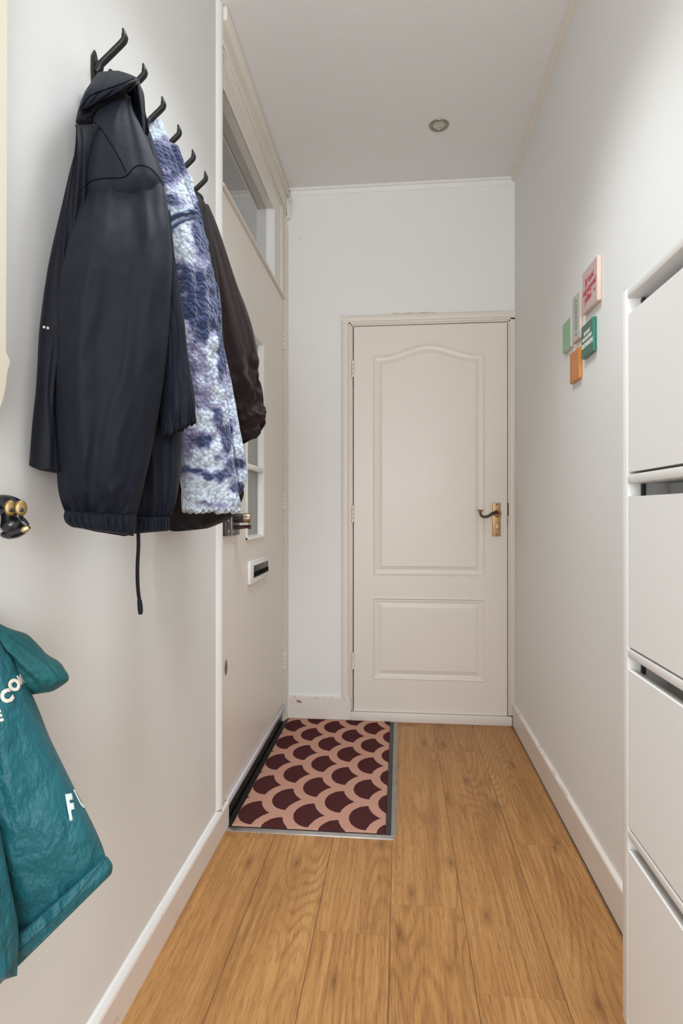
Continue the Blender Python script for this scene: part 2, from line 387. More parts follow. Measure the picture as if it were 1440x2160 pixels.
# baseboards
def baseboard(name, axis, a, b, face, wall, h):
    bm = bmesh.new(); s = 1 if face > wall else -1
    prof = [(wall, 0), (face, 0), (face, h - 0.007), (face - s * 0.002, h - 0.002), (face - s * 0.006, h), (wall, h)]
    if axis == 'y': extrude_profile(bm, prof, a, b, 'y')
    else: extrude_profile(bm, prof, a, b, 'x')
    return tag(obj(name, bm, M['base']), kind='structure')
baseboard('baseboard_right', 'y', -0.5, 3.10, 0.5755, XR, 0.113)
baseboard('baseboard_left', 'y', -0.25, 2.028, -0.594, XL, 0.084)
bm = bmesh.new(); box(bm, (-0.594, 3.102, 0), (-0.2535, YF, 0.118), 0.003)
tag(obj('baseboard_back', bm, M['base']), kind='structure')
# dark gap under the right baseboard
tag(B('trim_1', (0.5735, 1.1, 0.0003), (0.5765, 3.10, 0.003), M['dark']), kind='structure')
# rounded strip on the top of the left baseboard
bm = bmesh.new(); extrude_profile(bm, [(XL, 0.084), (-0.597, 0.084), (-0.6035, 0.092), (XL, 0.0955)], -0.25, 1.95, 'y')
tag(obj('trim_2', bm, M['wall_left']), kind='structure')
# coving
bm = bmesh.new(); extrude_profile(bm, [(XR, ZT), (0.5685, ZT), (0.5685, ZT - 0.006), (0.578, ZT - 0.022), (XR, ZT - 0.024)], -0.5, 3.12, 'y')
tag(obj('trim_3', bm, M['trim']), kind='structure')
bm = bmesh.new(); extrude_profile(bm, [(YF, ZT), (3.104, ZT), (3.104, ZT - 0.011), (3.112, ZT - 0.014), (3.1165, ZT - 0.035), (YF, ZT - 0.037)], -0.585, XR, 'x')
tag(obj('trim_4', bm, M['bright']), kind='structure')

# ------------------------------------------------------------------ far door
FX0, FX1, FZ0, FZ1 = -0.2395, 0.5515, 0.047, 2.0705
d1 = thing('door_1', 'cream panelled inner door with an arched upper panel and brass handle', 'door', kind='structure')
def door_skin():
    nx, nz = 226, 520
    x0, x1, z0, z1 = FX0, FX1, FZ0, FZ1
    pa, pb = -0.134, 0.434; xc, hw = (pa + pb) / 2, (pb - pa) / 2
    def top(x):
        t = (x - xc) / hw
        if abs(t) > 0.93: return 1.912
        return 1.912 + 0.056 * (0.5 + 0.5 * math.cos(math.pi * t / 0.93)) ** 1.15
    def dtop(x): return (top(x + 0.002) - top(x - 0.002)) / 0.004
    def prof(s):       # s: distance inside the outline -> relief towards the viewer
        if s < -0.004: return 0.0
        if s < 0.004: return 0.0022 * math.cos(s / 0.004 * math.pi / 2)
        if s < 0.008: return -0.003 * math.sin((s - 0.004) / 0.004 * math.pi / 2)
        if s < 0.013: return -0.003 + 0.0012 * math.sin((s - 0.008) / 0.005 * math.pi)
        if s < 0.024: return -0.003 - 0.0022 * (s - 0.013) / 0.011
        if s < 0.044: return -0.0052 + 0.0056 * (s - 0.024) / 0.020
        return 0.0012 - 0.0008 * min(1, (s - 0.044) / 0.002)
    verts, faces = [], []
    for j in range(nz + 1):
        z = z0 + (z1 - z0) * j / nz
        for i in range(nx + 1):
            x = x0 + (x1 - x0) * i / nx
            k = 1 / math.sqrt(1 + dtop(x) ** 2)
            s1 = min(x - pa, pb - x, z - 0.7695, (top(x) - z) * k)
            s2 = min(x - pa, pb - x, z - 0.2235, 0.642 - z)
            verts.append((x, 3.115 - prof(max(s1, s2)), z))
    for j in range(nz):
        for i in range(nx):
            a = j * (nx + 1) + i; faces.append((a, a + 1, a + nx + 2, a + nx + 1))
    # closed back
    n = len(verts)
    for (x, z) in ((x0, z0), (x1, z0), (x1, z1), (x0, z1)): verts.append((x, 3.155, z))
    bl, br, tr, tl = 0, nx, nz * (nx + 1) + nx, nz * (nx + 1)
    faces += [(n, n + 3, n + 2, n + 1), tuple([n, n + 1] + list(range(br, bl - 1, -1))), tuple([n + 2, n + 3] + list(range(tl, tr + 1))),
              tuple([n + 3, n] + [r * (nx + 1) for r in range(nz + 1)]), tuple([n + 1, n + 2] + [r * (nx + 1) + nx for r in range(nz, -1, -1)])]
    me = bpy.data.meshes.new('door_leaf'); me.from_pydata(verts, [], faces); me.update()
    return me
link('door_leaf', door_skin(), M['door'], d1, 30)
bm = bmesh.new()
box(bm, (-0.262, YF + 0.04, 0), (XR, YF + 0.10, 2.10)); obj('door_rebate', bm, M['gap'], d1)
def hinge(z, h, x, y, ax, par, w=0.0075):
    bm = bmesh.new(); k = 4
    for i in range(k):
        disc(bm, (x, y, z + h * i / k), (0, 0, 1), [(0.0008, w * 0.8), (0.0015, w), (h / k - 0.0015, w), (h / k - 0.0005, w * 0.8)], 14)
    return obj('hinge', bm, M['trim'], par, 40)
for z0, z1 in ((1.803, 1.891), (1.04, 1.13), (0.269, 0.354)): hinge(z0, z1 - z0, -0.2425, 3.108, 'x', d1)
bm = bmesh.new()
for z0 in (1.775, 1.013, 0.245): box(bm, (-0.2455, 3.113, z0), (-0.2395, 3.1155, z0 + 0.026))
obj('hinge_gap', bm, M['dark'], d1)
# brass handle
hp = B('handle_plate', (0.4762, 3.107, 0.9705), (0.5175, 3.1148, 1.1425), M['brass'], d1, 0.0022, 3)
bm = bmesh.new()
disc(bm, (0.5005, 3.107, 1.088), (0, -1, 0), [(0, 0.0185), (0.004, 0.0195), (0.012, 0.0175), (0.016, 0.012)], 28)
obj('handle_rose', bm, M['brass'], hp, 40)
bm = bmesh.new()
P = smooth_path([(0.500, 3.098, 1.088), (0.492, 3.075, 1.094), (0.470, 3.062, 1.088), (0.447, 3.058, 1.074), (0.425, 3.058, 1.071), (0.412, 3.058, 1.080), (0.4075, 3.058, 1.100)], 26)
tube(bm, P, [0.0085 - 0.0028 * i / 25 for i in range(26)], 12, up=Vector((0, 1, 0)))
lv = obj('handle_lever', bm, M['bronze'], hp, 60)
bm = bmesh.new(); disc(bm, (0.4075, 3.058, 1.098), (0, 0, 1), [(0, 0.006), (0.003, 0.016), (0.006, 0.0175), (0.009, 0.013)], 24)
obj('lever_cap', bm, M['brass'], hp, 50)
bm = bmesh.new()
for z in (1.1335, 0.9815): disc(bm, (0.4965, 3.107, z), (0, -1, 0), [(-0.001, 0.0035), (0.0012, 0.0032)], 14)
obj('screw', bm, M['hole'], hp)
bm = bmesh.new()
disc(bm, (0.4985, 3.107, 1.020), (0, -1, 0), [(0, 0.0075), (0.003, 0.0072)], 18); box(bm, (0.4945, 3.103, 1.0275), (0.5045, 3.107, 1.033), 0.001)
obj('privacy_bolt', bm, M['brassb'], hp, 50)
bm = bmesh.new(); box(bm, (0.5535, 3.112, 1.075), (0.5595, 3.1152, 1.142), 0.001); box(bm, (0.5520, 3.1125, 1.03), (0.5545, 3.1152, 1.06))
obj('strike_gap', bm, M['dark'], d1)
# door frame
def casing_profile(n=10):
    pts = []
    for i in range(n + 1):
        a = math.pi * i / n; pts.append((0.5 - 0.5 * math.cos(a), 0.35 + 0.65 * math.sin(a) ** 0.8))
    return pts
bm = bmesh.new()
def vcas(bm, xa, xb, y, dep, z0, z1):
    pr = [(xa, y), (xb, y)] + [(xb + (xa - xb) * p, y - dep * q) for p, q in casing_profile()]
    extrude_profile(bm, pr, z0, z1, 'z')
def hcas(bm, za, zb, y, dep, x0, x1):
    pr = [(y, za), (y, zb)] + [(y - dep * q, zb + (za - zb) * p) for p, q in casing_profile()]
    extrude_profile(bm, pr, x0, x1, 'x')
vcas(bm, -0.3045, -0.265, YF, 0.016, 0.118, 2.131); hcas(bm, 2.0925, 2.131, YF, 0.016, -0.3045, XR)
obj_casing = tag(obj('trim_5', bm, M['trim'], None, 40), kind='structure')
bm = bmesh.new()
for xa, xb in ((-0.2655, -0.2535), (-0.2535, -0.2445), (0.5555, 0.566), (0.566, XR)):
    box(bm, (xa, 3.108 if xa in (-0.2655, 0.566) else 3.112, 0.05), (xb, YF + 0.04, 2.0925), 0.0015)
box(bm, (-0.2535, 3.112, 2.0745), (0.566, YF + 0.04, 2.083), 0.0015); box(bm, (-0.2655, 3.108, 2.083), (XR, YF + 0.04, 2.0945), 0.0015)
tag(obj('trim_6', bm, M['trim'], None, 35), kind='structure')
bm = bmesh.new(); box(bm, (-0.2535, 3.096, 0), (0.573, YF + 0.04, 0.0445), 0.003)
tag(obj('trim_7', bm, M['base'], None, 35), kind='structure')
# chipped paint above the frame
bm = bmesh.new()
cs = [Vector((0.0 + 0.0225 * i - 0.04, 3.1125, 2.131)) for i in range(11)]
top = [bm.verts.new(p + Vector((0, 0, 0.004 + 0.0025 * math.sin(i * 1.9)))) for i, p in enumerate(cs)]
bot = [bm.verts.new(p + Vector((0, 0, -0.004 - 0.002 * math.sin(i * 2.7)))) for i, p in enumerate(cs)]
for i in range(10): bm.faces.new((bot[i], bot[i + 1], top[i + 1], top[i]))
M['chip'] = plain('bare_filler', (0.62, 0.54, 0.36, 1), 0.8)
r = bmesh.ops.extrude_face_region(bm, geom=list(bm.faces)); bmesh.ops.translate(bm, vec=(0, 0.008, 0), verts=[v for v in r['geom'] if isinstance(v, bmesh.types.BMVert)])
tag(obj('trim_8', bm, M['chip']), kind='structure')

# ------------------------------------------------------------------ front door in the left wall
XD = -0.605
d2 = thing('door_2', 'cream front door with a narrow glazed light, letterbox and dark rim lock', 'door', kind='structure')
GY0, GY1, GZ0, GZ1 = 2.30, 2.585, 0.99, 1.84     # glazed opening
bm = bmesh.new()
for lo, hi in (((1.965, 0.092), (3.052, GZ0)), ((1.965, GZ1), (3.052, 2.205)), ((1.965, GZ0), (GY0, GZ1)), ((GY1, GZ0), (3.052, GZ1))):
    box(bm, (XD - 0.04, lo[0], lo[1]), (XD, hi[0], hi[1]))
dl = obj('door_leaf', bm, M['door'], d2)
bmx = bmesh.new()
def bead(bm, y0, y1, z0, z1, w=0.014, p=0.008):   # sloping glazing bead around an opening, standing a little proud
    for a in (0, 1):
        ya, yb = (y0, y0 + w) if a == 0 else (y1, y1 - w)
        extrude_profile(bm, [(XD - 0.022, yb), (XD - 0.022, ya), (XD + p, ya), (XD + p * 0.6, (ya + yb) / 2)], z0, z1, 'z')
        za, zb = (z0, z0 + w) if a == 0 else (z1, z1 - w)
        extrude_profile(bm, [(XD - 0.022, zb), (XD - 0.022, za), (XD + p, za), (XD + p * 0.6, (za + zb) / 2)], y0, y1, 'y')
bead(bmx, GY0, GY1 + 0.004, GZ0 - 0.004, GZ1 + 0.004)
obj('glazing_bead', bmx, M['bright'], d2)
for z in (1.545, 1.268):
    bm = bmesh.new(); box(bm, (XD - 0.022, GY0, z), (XD + 0.006, GY1, z + 0.024), 0.007, 3); obj('glazing_bar', bm, M['bright'], d2, 40)
for a, b in ((0.99, 1.268), (1.292, 1.545), (1.569, 1.84)):
    B('frosted_pane', (XD - 0.024, GY0, a), (XD - 0.019, GY1, b), M['frost'], d2)
# letterbox
lb = B('letterbox_frame', (XD, 2.32, 0.805), (XD + 0.014, 2.655, 0.898), M['bright'], d2, 0.003)
B('letterbox_flap', (XD + 0.0125, 2.372, 0.8265), (XD + 0.0155, 2.632, 0.8765), M['rubber'], lb, 0.001)
bm = bmesh.new(); 
for i in range(46):
    y = 2.376 + 0.252 * i / 45; tube(bm, [(XD + 0.016, y, 0.851), (XD + 0.017, y + random.uniform(-.002, .002), 0.830 + random.uniform(0, .006))], 0.0012, 5)
obj('letterbox_brush', bm, M['blackc'], lb)
# lock
lk = B('lock_case', (XD, 2.072, 1.012), (XD + 0.012, 2.165, 1.118), M['gun'], d2, 0.0015)
B('lock_keep', (XD, 1.990, 1.0135), (XD + 0.012, 2.052, 1.118), M['gun'], lk, 0.0015)
B('lock_edge', (XD, 2.055, 1.0125), (XD + 0.014, 2.069, 1.118), M['steel'], lk, 0.001)
bm = bmesh.new()
for y, z in ((2.02, 1.0275), (2.02, 1.066), (2.085, 1.0255), (2.150, 1.0245)): disc(bm, (XD + 0.012, y, z), (1, 0, 0), [(0, 0.0045), (0.0012, 0.0038)], 12)
obj('screw', bm, M['alu'], lk)
bm = bmesh.new(); disc(bm, (XD + 0.010, 2.115, 1.074), (1, 0, 0), [(0, 0.017), (0.03, 0.0165)], 24); obj('lock_cylinder', bm, M['gun'], lk, 40)
bm = bmesh.new(); disc(bm, (XD + 0.040, 2.115, 1.075), (1, 0, 0), [(0, 0.015), (0.002, 0.0175), (0.024, 0.0175), (0.027, 0.0155)], 28); obj('lock_knob', bm, M['knob'], lk, 40)
bm = bmesh.new(); tube(bm, smooth_path([(XD + 0.012, 2.120, 1.040), (XD + 0.03, 2.120, 1.041), (XD + 0.05, 2.120, 1.043), (XD + 0.066, 2.120, 1.041)], 10), [0.008, 0.0078, 0.0075, 0.0072, 0.007, 0.0065, 0.0065, 0.0075, 0.0085, 0.009], 10)
obj('snib_lever', bm, M['bronze'], lk, 60)
bm = bmesh.new(); disc(bm, (XD, 2.027, 0.5535), (1, 0, 0), [(0, 0.0265), (0.002, 0.0265), (0.003, 0.024)], 30)
for v in bm.verts: v.co.y = 2.027 + (v.co.y - 2.027) * 0.55
ke = obj('keyhole_cover', bm, M['steel'], d2, 40)
bm = bmesh.new(); disc(bm, (XD + 0.003, 2.027, 0.5555), (1, 0, 0), [(0, 0.003), (0.0006, 0.003)], 10); obj('keyhole', bm, M['dark'], ke)
for z0, z1 in ((1.944, 2.030), (1.108, 1.199), (0.271, 0.363)):
    bm = bmesh.new(); box(bm, (XD, 3.028, z0 - 0.004), (XD + 0.0025, 3.06, z1 + 0.004), 0.001)
    hh = obj('hinge', bm, M['trim'], d2)
    bm = bmesh.new()
    for i in range(4): disc(bm, (XD + 0.006, 3.060, z0 + (z1 - z0) * i / 4), (0, 0, 1), [(0.001, 0.005), (0.002, 0.0065), ((z1 - z0) / 4 - 0.002, 0.0065), ((z1 - z0) / 4 - 0.0005, 0.005)], 12)
    obj('hinge_knuckle', bm, M['trim'], hh, 40)
# weather strip and black sill below the door
B('weather_strip', (XD - 0.002, 2.03, 0.066), (XD + 0.010, 3.06, 0.089), M['stripw'], d2, 0.001)
tag(B('trim_9', (XD - 0.09, 2.028, -0.02), (XD - 0.004, 3.09, 0.070), M['sill']), kind='structure')
tag(B('trim_10', (XD - 0.06, 2.03, 0.0895), (XD - 0.012, 3.055, 0.0925), M['dark']), kind='structure')
# frame around door and transom
bm = bmesh.new()
box(bm, (XL - 0.08, 1.93, 0.0845), (-0.609, 1.995, ZT - 0.01), 0.001)
vx = [(XL, 1.928), (XL, 1.978)] + [(-0.609 + 0.015 * math.sin(math.pi * i / 10), 1.978 - 0.05 * i / 10) for i in range(1, 10)]
extrude_profile(bm, vx, 0.098, ZT - 0.001, 'z')
tag(obj('trim_11', bm, M['bright'], None, 40), kind='structure')
bm = bmesh.new()                                # hinge-side jamb with its mouldings
box(bm, (XL - 0.08, 3.056, 0), (-0.603, YF, ZT - 0.005))
box(bm, (-0.603, 3.066, 0), (-0.597, 3.12, ZT - 0.005), 0.002); box(bm, (-0.597, 3.080, 0), (-0.5895, 3.12, 2.62), 0.003)
tag(obj('trim_12', bm, M['trim'], None, 35), kind='structure')
bm = bmesh.new()                                # head and posts around the transom light
box(bm, (XL - 0.08, 1.995, 2.558), (XD + 0.004, 3.056, ZT - 0.005))
box(bm, (XL - 0.08, 2.813, 2.212), (XD + 0.004, 3.056, 2.558))
for k, (z, p, w) in enumerate(((2.795, -0.580, 0.03), (2.700, -0.592, 0.016), (2.672, -0.5955, 0.010), (2.652, -0.5975, 0.008))):
    box(bm, (XL, 1.96, z - w), (p, 3.09, min(z + 0.018 if k == 0 else z, ZT - 0.001)), 0.003)
box(bm, (XL, 1.96, 2.69), (-0.5945, 3.085, 2.80))
for y, w, p in ((2.965, 0.014, -0.5965), (2.99, 0.010, -0.5945), (3.02, 0.02, -0.5975)): box(bm, (XL, y, 2.225), (p, y + w, 2.66), 0.003)
box(bm, (XL - 0.08, 1.96, 2.205), (XD - 0.003, 3.056, 2.213)); 
extrude_profile(bm, [(XD - 0.07, 2.226), (XD - 0.07, 2.213), (XD - 0.002, 2.209), (XD + 0.012, 2.210), (XD + 0.012, 2.217), (XD + 0.002, 2.226)], 1.97, 3.05, 'y')
tag(obj('trim_13', bm, M['trim'], None, 35), kind='structure')
bm = bmesh.new()                                # bright edge bead and reveal of the transom light
box(bm, (XD, 1.995, 2.554), (XD + 0.0065, 2.817, 2.561), 0.001); box(bm, (XD, 2.811, 2.226), (XD + 0.0065, 2.817, 2.561), 0.001)
box(bm, (XL - 0.045, 2.8105, 2.226), (XD, 2.8135, 2.558)); 
tag(obj('trim_14', bm, M['bright']), kind='structure')
w1 = thing('window_1', 'clear fixed transom light above the front door', 'window', kind='structure')
B('window_pane', (XL - 0.035, 1.99, 2.22), (XL - 0.030, 2.815, 2.56), M['glass'], w1)
# porch behind the door
bm = bmesh.new()
box(bm, (-1.75, 1.0, 0), (-1.65, 3.5, 2.95)); box(bm, (-1.65, 3.4, 0), (-0.74, 3.5, 2.95)); box(bm, (-1.75, 1.0, 2.85), (-0.70, 3.5, 2.95)); box(bm, (-1.65, 1.0, 0), (-0.74, 1.1, 2.95))
box(bm, (-0.75, 3.12, 0), (-0.70, 3.5, 2.95)); box(bm, (-1.65, 1.1, -0.1), (-0.64, 3.4, 0.0))
tag(obj('wall_porch', bm, M['porch']), kind='structure')

# ------------------------------------------------------------------ cream board at the near end of the left wall
bm = bmesh.new()
pr = [(0.20, 2.80), (0.20, 1.22), (0.77, 1.22)]
for i in range(1, 9): a = -math.pi / 2 + math.pi / 2 * i / 8; pr.append((0.775 + 0.055 * math.cos(a), 1.33 + 0.11 * math.sin(a)))
pr += [(0.832, 1.33), (0.840, 2.80)]
extrude_profile(bm, [(y, z) for y, z in pr], XL + 0.0005, -0.580, 'x')
bmesh.ops.bevel(bm, geom=[e for e in bm.edges if all(v.co.x > -0.581 for v in e.verts)], offset=0.006, segments=3, affect='EDGES')
M['cream'] = paint('cream_board_paint', (0.74, 0.69, 0.565, 1), 0.5, 20, 0.04, 0.02, 0.3)
tag(obj('wall_board', bm, M['cream'], None, 40), 'tall cream board with a rounded lower corner fixed on the wall beside the coat hooks', 'board')

# ------------------------------------------------------------------ mat in its well
mz = 0.004
wt = thing('mat_well_frame', 'metal edging frame with a black inner rim set in the floor around the doormat', 'floor frame')
B('front_edging', (-0.5945, 1.988, -0.018), (-0.0185, 2.011, 0.0032), M['alu'], wt, 0.001)
B('side_edging', (-0.0285, 2.011, -0.018), (-0.0095, 3.099, 0.0032), M['alu2'], wt, 0.001)
bm = bmesh.new(); box(bm, (-0.0465, 2.012, -0.0195), (-0.0287, 3.098, 0.0008)); box(bm, (-0.604, 2.0115, -0.0195), (-0.585, 3.098, 0.0008)); box(bm, (-0.585, 2.0115, -0.0195), (-0.0465, 2.022, 0.0008))
box(bm, (-0.585, 2.022, -0.0195), (-0.0465, 3.098, -0.006))
obj('black_rim', bm, M['rubber'], wt)
bm = bmesh.new(); nx, ny = 150, 280; grid = []
x0, x1, y0, y1 = -0.583, -0.0475, 2.0235, 3.098
for j in range(ny + 1):
    row = []
    for i in range(nx + 1):
        x = x0 + (x1 - x0) * i / nx; y = y0 + (y1 - y0) * j / ny
        ed = min(i, nx - i, j, ny - j)
        z = mz + 0.0016 * noise.noise(Vector((x * 160, y * 160, 0))) - (0.003 if ed == 0 else 0)
        if i in (0, nx): x += 0.0022 * noise.noise(Vector((y * 300, 3, i)))
        if j in (0, ny): y += 0.0022 * noise.noise(Vector((x * 300, 7, j)))
        row.append(bm.verts.new((x, y, z)))
    grid.append(row)
for j in range(ny):
    for i in range(nx): bm.faces.new((grid[j][i], grid[j][i + 1], grid[j + 1][i + 1], grid[j + 1][i]))
bd = [e for e in bm.edges if len(e.link_faces) == 1]
r = bmesh.ops.extrude_edge_only(bm, edges=bd)
vs = [v for v in r['geom'] if isinstance(v, bmesh.types.BMVert)]
for v in vs: v.co.z = -0.005
bmesh.ops.contextual_create(bm, geom=[e for e in r['geom'] if isinstance(e, bmesh.types.BMEdge)])
tag(obj('doormat', bm, M['mat'], None, 60), 'pink doormat with a dark brown fish-scale pattern below the front door', 'doormat')

# ------------------------------------------------------------------ shoe cabinet
cb = thing('shoe_cabinet', 'tall white shoe cabinet with four handleless flap doors on the wall', 'cabinet')
CX0, CY0, CY1, CZ0, CZ1 = 0.41, 0.30, 1.1405, 0.1657, 1.5023
bm = bmesh.new()
box(bm, (CX0, CY1 - 0.0245, CZ0), (XR - 0.001, CY1, CZ1), 0.002); obj('side_panel', bm, M['white'], cb, 35); bm = bmesh.new()
box(bm, (CX0, CY0, CZ0), (XR - 0.001, CY0 + 0.0245, CZ1), 0.002)
obj('side_panel', bm, M['white'], cb, 35)
B('top_panel', (CX0, CY0 + 0.0245, CZ1 - 0.018), (XR - 0.001, CY1 - 0.0245, CZ1 - 0.0005), M['white'], cb, 0.0015)
B('bottom_panel', (CX0 + 0.002, CY0 + 0.0245, CZ0), (XR - 0.001, CY1 - 0.0245, CZ0 + 0.012), M['white'], cb, 0.001)
B('back_panel', (XR - 0.02, CY0 + 0.0245, CZ0 + 0.01), (XR - 0.004, CY1 - 0.0245, CZ1 - 0.02), M['white'], cb)
tops = [CZ1 - 0.0195, 1.1500, 0.8375, 0.5120]; bots = [1.1690, 0.8555, 0.5300, CZ0 + 0.014]
for k, (zt, zb) in enumerate(zip(tops, bots)):
    fl = bmesh.new()
    # flap: front sheet whose top leans back so fingers reach behind it
    rt = zt - 0.028 if k == 0 else zt - 0.024
    extrude_profile(fl, [(CX0 + 0.001, zb + 0.001), (CX0 + 0.001, rt), (CX0 + 0.010, rt + 0.0005), (CX0 + 0.022, rt - 0.004), (CX0 + 0.022, zb + 0.001)], CY0 + 0.026, CY1 - 0.0262, 'y')
    f = obj('flap_door', fl, M['white'], cb)
    B('grip_recess', (CX0 + 0.070, CY0 + 0.026, rt - 0.05), (CX0 + 0.076, CY1 - 0.030, zt - 0.0005), M['white'], f)
    B('pivot_gap', (CX0 + 0.0225, CY1 - 0.034, rt - 0.006), (CX0 + 0.0285, CY1 - 0.0265, zt - 0.001), M['dark'], f)
    if k: B('cross_rail', (CX0 + 0.0005, CY0 + 0.0245, zt), (CX0 + 0.07, CY1 - 0.0245, bots[k - 1] - 0.0035), M['white'], cb, 0.001)
B('shadow_gap', (0.560, CY0, CZ1 - 0.0004), (XR - 0.0005, CY1, CZ1 + 0.002), M['dark'], cb)

# ------------------------------------------------------------------ wall tiles
tiles = [  # name, y0, y1, z0, z1, thickness, colour, rim colour, label
    ('pink', 1.8015, 1.9435, 1.719, 1.8515, 0.0125, (0.62, 0.455, 0.425), (0.80, 0.62, 0.52), 'largest tile, pale pink with raised pink Dutch lettering, topmost of the wall tiles'),
    ('sage', 1.980, 2.0605, 1.6610, 1.8145, 0.010, (0.50, 0.525, 0.47), (0.70, 0.55, 0.46), 'grey-green upright tile with a thin line of small marks beside the pink tile'),
    ('mint', 2.080, 2.1825, 1.6595, 1.7635, 0.010, (0.30, 0.50, 0.33), (0.66, 0.62, 0.52), 'light mint green square wall tile with faint lettering'),
    ('forest', 1.8445, 1.9550, 1.582, 1.6855, 0.0115, (0.085, 0.175, 0.125), (0.02, 0.22, 0.15), 'dark green wall tile with bold white lettering below the pink tile'),
    ('amber', 1.986, 2.088, 1.532, 1.6335, 0.0105, (0.62, 0.235, 0.085), (0.72, 0.27, 0.03), 'orange wall tile with faint pale lettering, lowest of the wall tiles')]
def tmat(n, c, glossy):
    g = G(n); nn = g.noise(22, 3)
    return g.out(g.mix(nn, v3(c, 0.9), v3(c, 1.1)), 0.25 if glossy else 0.55, g.bump(g.noise(160 if glossy else 60, 3), 0.6 if glossy else 0.05, 0.002), spec=0.5)
M['redink'] = plain('raspberry_ink', (0.50, 0.045, 0.10, 1), 0.6)
M['whiteink'] = plain('white_ink', (0.80, 0.82, 0.78, 1), 0.6)
M['paleink'] = plain('pale_orange_ink', (0.72, 0.40, 0.26, 1), 0.6)
M['mintink'] = plain('pale_mint_ink', (0.40, 0.56, 0.42, 1), 0.6)
M['darkink'] = plain('dark_green_ink', (0.05, 0.08, 0.06, 1), 0.6)
def put_text(lines, tile, y_c, z_c, x, mat, name='lettering', rot=0.0):
    """lines: (text, size, dy, dz, shear, bold); text runs towards -Y on a wall facing -X"""
    bm = bmesh.new()
    for (s, size, dy, dz, sh, bo, tilt) in lines:
        t = text_bm(s, size, 'CENTER', 0.0004, sh, bo)
        ca_, sa_ = math.cos(tilt), math.sin(tilt)
        for v in t.verts:
            a, b, c = v.co; a, b = a * ca_ - b * sa_, a * sa_ + b * ca_
            v.co = Vector((x - c, y_c - (a + dy), z_c + b + dz))
        me = bpy.data.meshes.new('t'); t.to_mesh(me); t.free(); bm.from_mesh(me); bpy.data.meshes.remove(me)
    return obj(name, bm, mat, tile)
for nm, y0, y1, z0, z1, th, c, rc, lab in tiles:
    xf = 0.5895 - th
    t = thing('ceramic_tile', lab, 'wall tile', loc=(0.5895, (y0 + y1) / 2, z0))
    tb = off(B('tile_body', (xf, y0, z0), (0.5897, y1, z1), tmat('glaze_rim_' + nm, rc + (1,), nm in ('forest', 'amber', 'mint')), t, 0.0022, 3), t)
    ff = off(B('tile_face', (xf - 0.0004, y0 + 0.0018, z0 + 0.0018), (xf + 0.001, y1 - 0.0018, z1 - 0.0018), tmat('glaze_' + nm, c + (1,), False), t, 0.0003, 1), t)
    yc, zc, x = (y0 + y1) / 2, (z0 + z1) / 2, xf - 0.0006
    L = None
    if nm == 'pink': L = put_text([('Jij kunt', 0.029, 0.0, 0.026, 0, 0.0008, 0.06), ('supergoed', 0.029, 0, -0.001, 0, 0.0008, 0.06), ('juffen', 0.029, -0.012, -0.029, 0, 0.0008, 0.06)], t, yc, zc, x, M['redink'])
    if nm == 'forest': L = put_text([('ER GAAT', 0.0145, 0.0, 0.020, 0, 0.0007, 0), ('NIETS BOVEN', 0.0145, 0, 0.003, 0, 0.0007, 0), ('GRONINGEN', 0.018, 0, -0.0165, 0, 0.001, 0)], t, yc, zc, x, M['whiteink'])
    if nm == 'amber':
        L = bmesh.new()
        for r_, w in enumerate((0.036, 0.05, 0.044, 0.058)):
            y = yc + w / 2
            while y > yc - w / 2:
                l = random.uniform(0.002, 0.006); box(L, (x - 0.0003, y - l, zc + 0.012 - r_ * 0.0115), (x, y, zc + 0.0155 - r_ * 0.0115)); y -= l + 0.003
        L = obj('lettering', L, M['paleink'], t)
    if nm == 'mint':
        L = bmesh.new()
        for r_ in range(5):
            y = yc + 0.02
            while y > yc - 0.03:
                l = random.uniform(0.003, 0.007); box(L, (x - 0.0003, y - l, zc + 0.022 - r_ * 0.013), (x, y, zc + 0.0245 - r_ * 0.013)); y -= l + 0.003
        L = obj('lettering', L, M['mintink'], t)
    if nm == 'sage':
        L = bmesh.new()
        box(L, (x - 0.0003, yc + 0.006, zc - 0.042), (x, yc + 0.0072, zc + 0.045)); box(L, (x - 0.0003, yc - 0.0105, zc - 0.042), (x, yc - 0.0093, zc + 0.045))
        for k in range(8): box(L, (x - 0.0003, yc - 0.004 - random.uniform(0, .003), zc + 0.036 - k * 0.0105), (x, yc + 0.002, zc + 0.0385 - k * 0.0105))
        for k in range(2):
            zz = zc + (0.052 if k == 0 else -0.058)
            for s_ in (-1, 1): tube(L, [(x, yc - 0.0015, zz + 0.006), (x, yc - 0.0015 + s_ * 0.005, zz - 0.002)], 0.0008, 5)
        L = obj('lettering', L, M['darkink'], t)
    if L: off(L, t)
    if nm == 'pink':
        h = bmesh.new(); ps = []
        for k in range(24):
            a = 2 * math.pi * k / 24; hx = 16 * math.sin(a) ** 3; hz = 13 * math.cos(a) - 5 * math.cos(2 * a) - 2 * math.cos(3 * a) - math.cos(4 * a)
            ps.append((yc - 0.046 - hx * 0.0004, zc - 0.025 + hz * 0.0004))
        extrude_profile(h, ps, x - 0.0004, x, 'x'); off(obj('heart', h, M['redink'], t), t)

